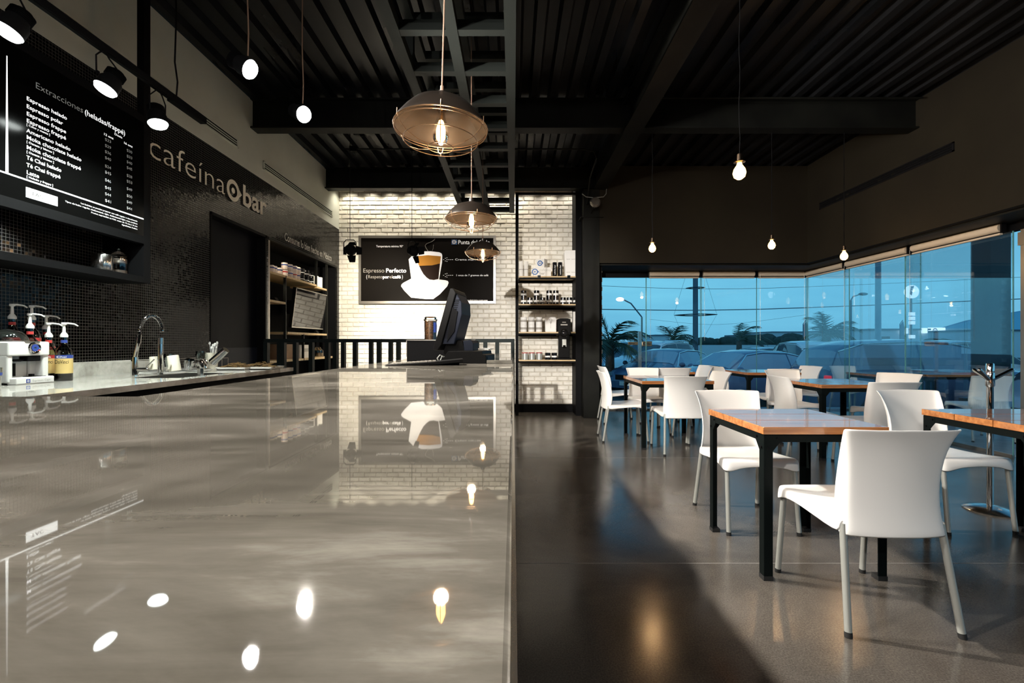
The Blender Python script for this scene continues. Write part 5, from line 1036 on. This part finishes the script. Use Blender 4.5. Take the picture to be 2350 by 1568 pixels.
def make_car(spec, pm, label, x, y, heading, cat='car', lights=None, rails=False, gm='car_glass'):
    """heading: direction of the bonnet, degrees from +x"""
    t = thing('parked_car', label, cat, (x, y, ZE), math.radians(heading), 'cars outside the glass'); st = spec['st']; body = MB(); gl = MB()
    def sec(s):
        X, top, belt, w, cab = s; tw = w*(.72 if cab else .93); sill = .24
        if abs(X) > 2.25: sill = .32
        return [Vector((X, w*.90, sill)), Vector((X, w, sill+.18)), Vector((X, w*.985, belt)), Vector((X, tw if cab else w*.90, top-.035 if cab else belt+(top-belt)*.6)), Vector((X, tw*.78, top)), Vector((X, 0, top+.02)), Vector((X, -tw*.78, top)), Vector((X, -(tw if cab else w*.90), top-.035 if cab else belt+(top-belt)*.6)), Vector((X, -w*.985, belt)), Vector((X, -w, sill+.18)), Vector((X, -w*.90, sill))]
    S = [sec(s) for s in st]; n = 11
    for i in range(len(S)-1):
        a, b = S[i], S[i+1]; ca, cb = st[i][4], st[i+1][4]
        for j in range(n-1):
            q = [a[j], a[j+1], b[j+1], b[j]]
            glassy = False
            if ca and cb and j in (2, 7): glassy = True
            if (ca != cb) and j in (3, 4, 5, 6): glassy = True
            if (ca != cb) and j in (2, 7): glassy = True
            if glassy:
                c = (q[0]+q[1]+q[2]+q[3])/4; body.add(q, [(0, 1, 2, 3)], True)
                if j in (2, 7): f0, f1, fe = .07, .10, (.05 if ca and cb and a[0].x > -.65 and a[0].x < -.4 else 0)
                else: f0, f1, fe = (.10 if j == 3 else 0), (.10 if j == 6 else 0), .0
                A0, A1 = q[0].lerp(q[1], f0), q[1].lerp(q[0], f1); B0, B1 = q[3].lerp(q[2], f0), q[2].lerp(q[3], f1); inn = [A0.lerp(B0, fe), A1.lerp(B1, fe), B1, B0]
                if j in (3, 4, 5, 6): inn = [A0.lerp(B0, .05), A1.lerp(B1, .05), B1.lerp(A1, .08), B0.lerp(A0, .08)]
                nn_ = (q[1]-q[0]).cross(q[3]-q[0]).normalized()
                if nn_.dot(Vector((0, c.y, c.z-.8))) < 0: nn_ = -nn_
                gl.add([p+nn_*.008 for p in inn], [(0, 1, 2, 3)])
            else: body.add(q, [(0, 1, 2, 3)], True)
    body.add(S[0], [tuple(range(n))]); body.add(S[-1], [tuple(range(n))[::-1]])
    me = body; o = me.build('body', pm, t, sharp=False)
    import bmesh
    bm = bmesh.new(); bm.from_mesh(o.data); bmesh.ops.remove_doubles(bm, verts=bm.verts, dist=.0005); bmesh.ops.recalc_face_normals(bm, faces=bm.faces); bm.to_mesh(o.data); bm.free()
    gl.build('car_glass', M[gm], t)
    for sx in (-1.35, 1.38):
        for sy in (-1, 1):
            w = MB(); w.lathe([(.20, -.10), (.31, -.10), (.33, -.07), (.33, .07), (.31, .10), (.20, .10)], (sx, sy*(spec['W']-.11), .33), 24, Matrix.Rotation(PI/2, 3, 'X')); w = w.build('wheel', M['tyre'], t); h = MB(); h.lathe([(1e-4, sy*-.09), (.20, sy*-.085)], (sx, sy*(spec['W']-.11), .33), 20, Matrix.Rotation(PI/2, 3, 'X')); h.build('wheel_rim', M['alu'], w)
    for sy in (-1, 1):
        e = MB(); e.box((2.14, sy*.72-.14, .66), (2.26, sy*.72+.14, .78)); e.build('headlamp', M['chrome'] if lights != 'head' else M['head'], t)
        e = MB(); e.box((-2.27, sy*.74-.10, .82), (-2.19, sy*.74+.08, .96)); e.build('tail_lamp', M['tail'] if lights == 'tail' else M['red'], t, bevel=.02)
        e = MB(); e.sphere((.98, sy*(spec['W']+.08), 1.0), .09, (.8, 1, .8)); e.build('wing_mirror', pm, t)
    e = MB(); e.box((2.29, -.26, .40), (2.32, .26, .52)); e.box((-2.33, -.26, .55), (-2.29, .26, .70)); e.build('number_plate', M['white_card'], t)
    g2 = MB(); g2.box((2.20, -.42, .56), (2.30, .42, .70)); g2.build('grille', M['black'], t)
    for sy in (-1, 1):
        cabs = [s for s in st if s[4]]; f_, l_ = st[[i for i, s in enumerate(st) if s[4]][0]-1], st[[i for i, s in enumerate(st) if s[4]][-1]+1]
        P = [Vector((f_[0]+.25, sy*f_[3]*.97, f_[2]+.02))]+[Vector((s[0], sy*(s[3]*.72+.014), s[1]-.045)) for s in cabs]+[Vector((l_[0]-.12, sy*l_[3]*.97, l_[2]+.02))]
        e = MB(); e.tube(P, .014, 6); e.build('window_trim', M['chrome'], t)
    if rails:
        for sy in (-1, 1): e = MB(); e.tube([(-1.5, sy*.60, spec['H']-.05), (-1.3, sy*.60, spec['H']+.03), (.1, sy*.60, spec['H']+.02), (.4, sy*.60, spec['H']-.06)], .02, 6); e.build('roof_rail', M['chrome'], t)
    return t
def cx_(px, Y): return (px-CX)*Y/FPX
make_car(SED, M['car_navy'], 'dark sedan with a pale window trim, biggest parked car beyond the tables', cx_(1720, 12.0), 12.15, 193, gm='car_glass_pale')
make_car(SED, M['car_dark'], 'dark low car parked in front of the pale estate car', cx_(1535, 14.9), 14.9, 222, gm='car_glass_pale')
make_car(SUV, M['car_white'], 'pale estate car with roof rails parked near the column', cx_(1500, 18.6), 18.6, 222, rails=True)
make_car(SED, M['car_blue'], 'grey blue car parked beside the pale estate, half hidden by the sign post', cx_(1432, 20.8), 20.8, 222)
make_car(SUV, M['car_silver'], 'pale car at the column edge of the glass', cx_(1400, 23.6), 23.6, 222)
make_car(SUV, M['car_navy'], 'large dark blue car with a red tail lamp on the side road', 8.75, 10.15, -4, lights='tail', gm='car_glass_pale')
make_car(SUV, M['car_white'], 'white car seen from behind between sedan and dark blue car', cx_(1838, 17.7), 17.7, 78)
make_car(SUV, M['car_silver'], 'silver car beyond the dark blue car near the pillar', cx_(2195, 14.0), 14.0, 6)
make_car(SED, M['car_silver'], 'pale car roof seen beyond the big sedan', cx_(1745, 21.5), 21.5, 190)
make_car(SED, M['car_blue'], 'car facing the glass beside the door post', 9.35, 7.20, 200)
q = W(1858, 838, 12.5); 
o = thing('traffic_light_beam', 'bright white car headlamp glowing beside the dark blue car', 'headlamp', tuple(q)); MB().sphere((0, 0, 0), .10, (1.7, .5, .6)).build('lamp_glass', M['head'], o)
bpy.data.objects[o.name].name = 'bright_headlamp'

# palms ------------------------------------------------------------------
def palm(px, py_top, Y, n, seed, label, spread=1.0, lean=0.0):
    p = W(px, py_top, Y); t = thing('palm_tree', label, 'palm tree', (p.x, Y, ZE), 0, 'wind blown palms by the road'); r = random.Random(seed); h = (p.z-ZE)-.85*spread
    h = max(h, .6); m = MB(); m.tube([(0, 0, 0), (.02, 0, h*.5), (0.03, 0, h)], [.20, .15, .13], 10); m.build('trunk', M['trunk'], t); f = MB()
    for k in range(n):
        a = 2*PI*k/n+r.uniform(-.3, .3); el = r.uniform(.15, 1.15); L = r.uniform(.95, 1.5)*spread; pts = []; p0 = Vector((.03, 0, h)); d = Vector((math.cos(a)*math.cos(el)+lean, math.sin(a)*math.cos(el), math.sin(el))).normalized(); q = p0.copy()
        for i in range(11): pts.append(q.copy()); q = q+d*(L/10); d = (d+Vector((lean*.10, 0, -.13-.03*i*.4))).normalized()
        f.tube(pts, [.022-.0018*i for i in range(11)], 5, caps=False)
        for i in range(2, 11):
            for s in (-1, 1):
                for sub in (0, .33, .66):
                    b = pts[i-1].lerp(pts[i], sub); dd = (pts[i]-pts[i-1]).normalized(); sd = dd.cross(Vector((0, 0, 1))).normalized()*s; ll = .42*spread*math.sin(PI*min(1, (i+1)/11.5))+.1; e = b+(sd*.75+dd*.7+Vector((lean*.3, 0, -.35+r.uniform(-.2, .2))))*ll
                    f.add([b-dd*.028, b+dd*.028, e], [(0, 1, 2)])
    f.build('fronds', M['palm'], t)
palm(1398, 722, 15, 14, 1, 'wide palm at the column edge of the glass', 1.1, .25); palm(1545, 735, 23, 9, 2, 'young palm left of the tall mast', 1.3, .25)
palm(1695, 738, 25, 9, 3, 'slim palm with fronds blown sideways, second from the mast', 1.25, .55); palm(1897, 722, 19, 13, 4, 'dense palm right of the glass corner', 1.05, .1)

# poles, wires, lamps --------------------------------------------------
def pole(name, lab, cat, px, py0, py1, Y, r, mt=None, extra=None):
    a = W(px, py0, Y); t = thing(name, lab, cat, (a.x, Y, ZE)); top = a.z-ZE; MB().tube([(0, 0, 0), (0, 0, top)], [r*1.15, r], 10).build('pole', mt or M['far_dark'], t)
    if extra: extra(t, top)
    return t
def mast_x(t, top):
    for z, w in ((W(0, 661, 26).z-ZE, 1.05), (W(0, 723, 26).z-ZE, 2.3)):
        m = MB(); m.lathe([(w*.35, z-.03), (w*.5, z), (w*.35, z+.03)], n=20); m.build('platform_ring', M['far_dark'], t)
    m = MB(); m.tube([(0, 0, top), (1.2, 0, top*.45), (.5, 0, 2)], .006, 4); m.tube([(0, 0, top), (-1.2, 0, top*.45), (-.7, 0, 2)], .006, 4); m.build('guy_wires', M['far_dark'], t)
pole('tall_mast', 'tall dark mast with two ring platforms outside', 'mast', 1596, 560, 0, 26, .13, None, mast_x)
pole('steel_monopole', 'thick blue grey column rising behind the dark blue car', 'pole', 2015, 470, 0, 30, .16, M['car_blue'])
def lamp_x(t, top):
    m = MB(); m.tube([(0, 0, top), (-.8, 0, top+1.0), (-1.5, 0, top+1.35)], .05, 6); m.build('lamp_arm', M['far_dark'], t); MB().sphere((-1.6, 0, top+1.3), .20, (1.4, 1, .7)).build('lamp_head', M['street_glow'], t)
pole('street_lamp', 'lit street lamp over the parking lot near the column', 'street lamp', 1473, 728, 0, 34, .06, M['trim_steel'], lamp_x)
def lamp_y(t, top):
    m = MB(); m.tube([(0, 0, top), (.15, 0, top+.25), (.6, 0, top+.4)], .04, 6); m.build('lamp_arm', M['far_dark'], t); MB().sphere((.8, 0, top+.42), .14, (2.2, 1, .7)).build('lamp_head', M['far_dark'], t)
pole('street_lamp', 'unlit street lamp seen between the side window panes', 'street lamp', 1952, 690, 0, 30, .07, M['far_dark'], lamp_y)
for i, (pts, w, l) in enumerate((([(1300, 653, 40), (1700, 663, 42), (2350, 636, 40)], .018, 'uppermost power line across the sky'), ([(1300, 709, 40), (1700, 711, 42), (2350, 686, 40)], .040, 'thick power line across the sky'), ([(1490, 733, 50), (1650, 745, 50), (1850, 723, 50)], .012, 'faint sagging power line near the palms'))):
    ps = [W(*p) for p in pts]; cs_ = smooth(ps, 8); m = MB(); m.tube(cs_, w, 5); o = m.build('power_line', M['far_dark']); tag(o, l, 'power line')
# flags
for px, py, Y, l in ((1843, 735, 48, 'feather flag left of the corner palm'), (2065, 735, 48, 'feather flag in front of the pale building')):
    a = W(px, py, Y); t = thing('feather_flag', l, 'flag', (a.x, Y, ZE)); top = a.z-ZE; MB().tube([(0, 0, 0), (0, 0, top*.9), (.3, 0, top)], .035, 6).build('flag_pole', M['far_dark'], t); m = MB(); m.prism([(.04, 0, .9), (.42, 0, 1.0), (.50, 0, top*.8), (.35, 0, top*.98), (.04, 0, top*.88)], (0, .02, 0)); m.build('flag_cloth', M['car_blue'], t)
# buildings
def bld(x0, x1, py, Y, lab, mt, depth=10, wins=(), roof=None):
    a = (x0-CX)*Y/FPX; b = (x1-CX)*Y/FPX; h = W(0, py, Y).z-ZE; t = thing('distant_building', lab, 'building', (a, Y, ZE)); MB().box((0, 0, 0), (b-a, depth, h)).build('building_walls', mt, t)
    for (u0, u1, v0, v1) in wins: w = MB(); w.box(((b-a)*u0, -.06, h*v0), ((b-a)*u1, .02, h*v1)); w.build('window', M['far_window'], t)
    if roof: m = MB(); m.box((-.2, -.2, h), (b-a+.2, depth, h+roof)); m.build('roof_edge', M['far_dark'], t)
    return t
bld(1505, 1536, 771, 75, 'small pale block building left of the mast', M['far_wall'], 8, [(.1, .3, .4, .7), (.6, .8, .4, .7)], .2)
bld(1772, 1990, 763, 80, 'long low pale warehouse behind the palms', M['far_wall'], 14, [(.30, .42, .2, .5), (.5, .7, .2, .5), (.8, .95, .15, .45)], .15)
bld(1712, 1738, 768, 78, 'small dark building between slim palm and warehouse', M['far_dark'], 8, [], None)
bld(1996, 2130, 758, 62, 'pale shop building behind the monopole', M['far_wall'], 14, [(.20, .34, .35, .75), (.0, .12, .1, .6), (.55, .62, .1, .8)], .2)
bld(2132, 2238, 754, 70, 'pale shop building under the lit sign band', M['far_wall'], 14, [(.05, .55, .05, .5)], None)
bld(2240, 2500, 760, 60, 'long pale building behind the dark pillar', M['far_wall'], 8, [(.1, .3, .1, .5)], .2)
for x0, x1, py, Y, l, s in ((1600, 1660, 772, 85, 'row of dark trees beside the mast', 1), (1660, 1700, 770, 76, 'row of dark trees behind the slim palm', 2), (1742, 1768, 762, 74, 'rounded dark trees at the warehouse end', 3), (1800, 1835, 762, 70, 'bushy green tree in front of the warehouse', 4), (2140, 2170, 772, 55, 'small shrub under the lit sign band', 6)):
    a = (x0-CX)*Y/FPX; b = (x1-CX)*Y/FPX; h = W(0, py, Y).z-ZE; t = thing('distant_tree', l, 'trees', (a, Y, ZE)); r = random.Random(s); m = MB(); tr_ = MB()
    for i in range(9): x = r.uniform(0, b-a); rr = h*r.uniform(.28, .45); m.sphere((x, r.uniform(-1, 1), h-rr*r.uniform(1.0, 1.5)), rr, (1.2, 1, .9), 9, 6)
    for i in range(3): tr_.cyl(((b-a)*(.2+.3*i), 0, 0), ((b-a)*(.2+.3*i), 0, h*.6), .15, n=6)
    m.build('foliage', M['tree'], t); tr_.build('trunk', M['trunk'], t)
m = MB(); m.box((-40, 52, ZE), (110, 52.3, W(0, 792, 52).z)); struct(m, 'wall_far_boundary', M['far_wall'], 'low pale boundary wall across the road', 'wall')
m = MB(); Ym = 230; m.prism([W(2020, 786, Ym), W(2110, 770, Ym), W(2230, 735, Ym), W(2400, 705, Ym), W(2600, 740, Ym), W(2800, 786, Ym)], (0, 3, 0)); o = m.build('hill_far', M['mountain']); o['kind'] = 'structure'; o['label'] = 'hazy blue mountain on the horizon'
# lit signs
def sgn(x0, x1, y0, y1, Y, l, post=False):
    a = W(x0, y1, Y); b = W(x1, y0, Y); t = thing('lit_sign', l, 'lit sign', (a.x, Y, ZE)); m = MB(); m.box((0, 0, a.z-ZE), (b.x-a.x, .4, b.z-ZE)); m.build('sign_face', M['sign_lit'], t, bevel=.05)
    return t, b.x-a.x, a.z-ZE, b.z-ZE
t, w, z0, z1_ = sgn(2134, 2170, 752, 765, 69.6, 'lit white sign band with a purple ring emblem'); m = MB(); ring(m, (w*.32, -.03, (z0+z1_)/2), .22, .34, X_, Z_); m.text('A', (w*.27, -.03, (z0+z1_)/2-.14), X_, Z_, .3, .22, .03); m.build('sign_emblem', M['sign_purple'], t)
sgn(2118, 2129, 753, 765, 61.6, 'short lit white sign beside the long sign band'); sgn(2071, 2085, 753, 766, 61.6, 'small lit white sign left of the side glass joint')
q = W(2091, 670, 60); t = thing('lit_sign', 'large lit round sign on a pole beyond the side glass', 'lit sign', (q.x, 60, ZE)); m = MB(); zz = q.z-ZE; m.lathe([(1e-4, -.2), (.78, -.2), (.85, -.1), (.85, .2), (1e-4, .2)], (0, 0, zz), 32, Matrix.Rotation(PI/2, 3, 'X')); m.build('sign_face', M['sign_lit'], t)
m = MB(); m.prism([(-.25, -.26, zz+.7), (.15, -.26, zz+.75), (-.15, -.26, zz-.5), (-.35, -.26, zz-.3)], (0, .04, 0)); m.build('sign_emblem', M['sign_purple'], t); m = MB(); m.cyl((0, 0, 0), (0, 0, zz-.85), .12, n=8); m.build('sign_pole', M['far_dark'], t)
for i, py in enumerate((721, 731, 741, 773)): m = MB(); c = W(2091, py, 60).z-ZE; m.box((-.35, -.2, c-.22), (.35, .0, c+.22)); m.build('sign_panel', M['sign_lit'], t)
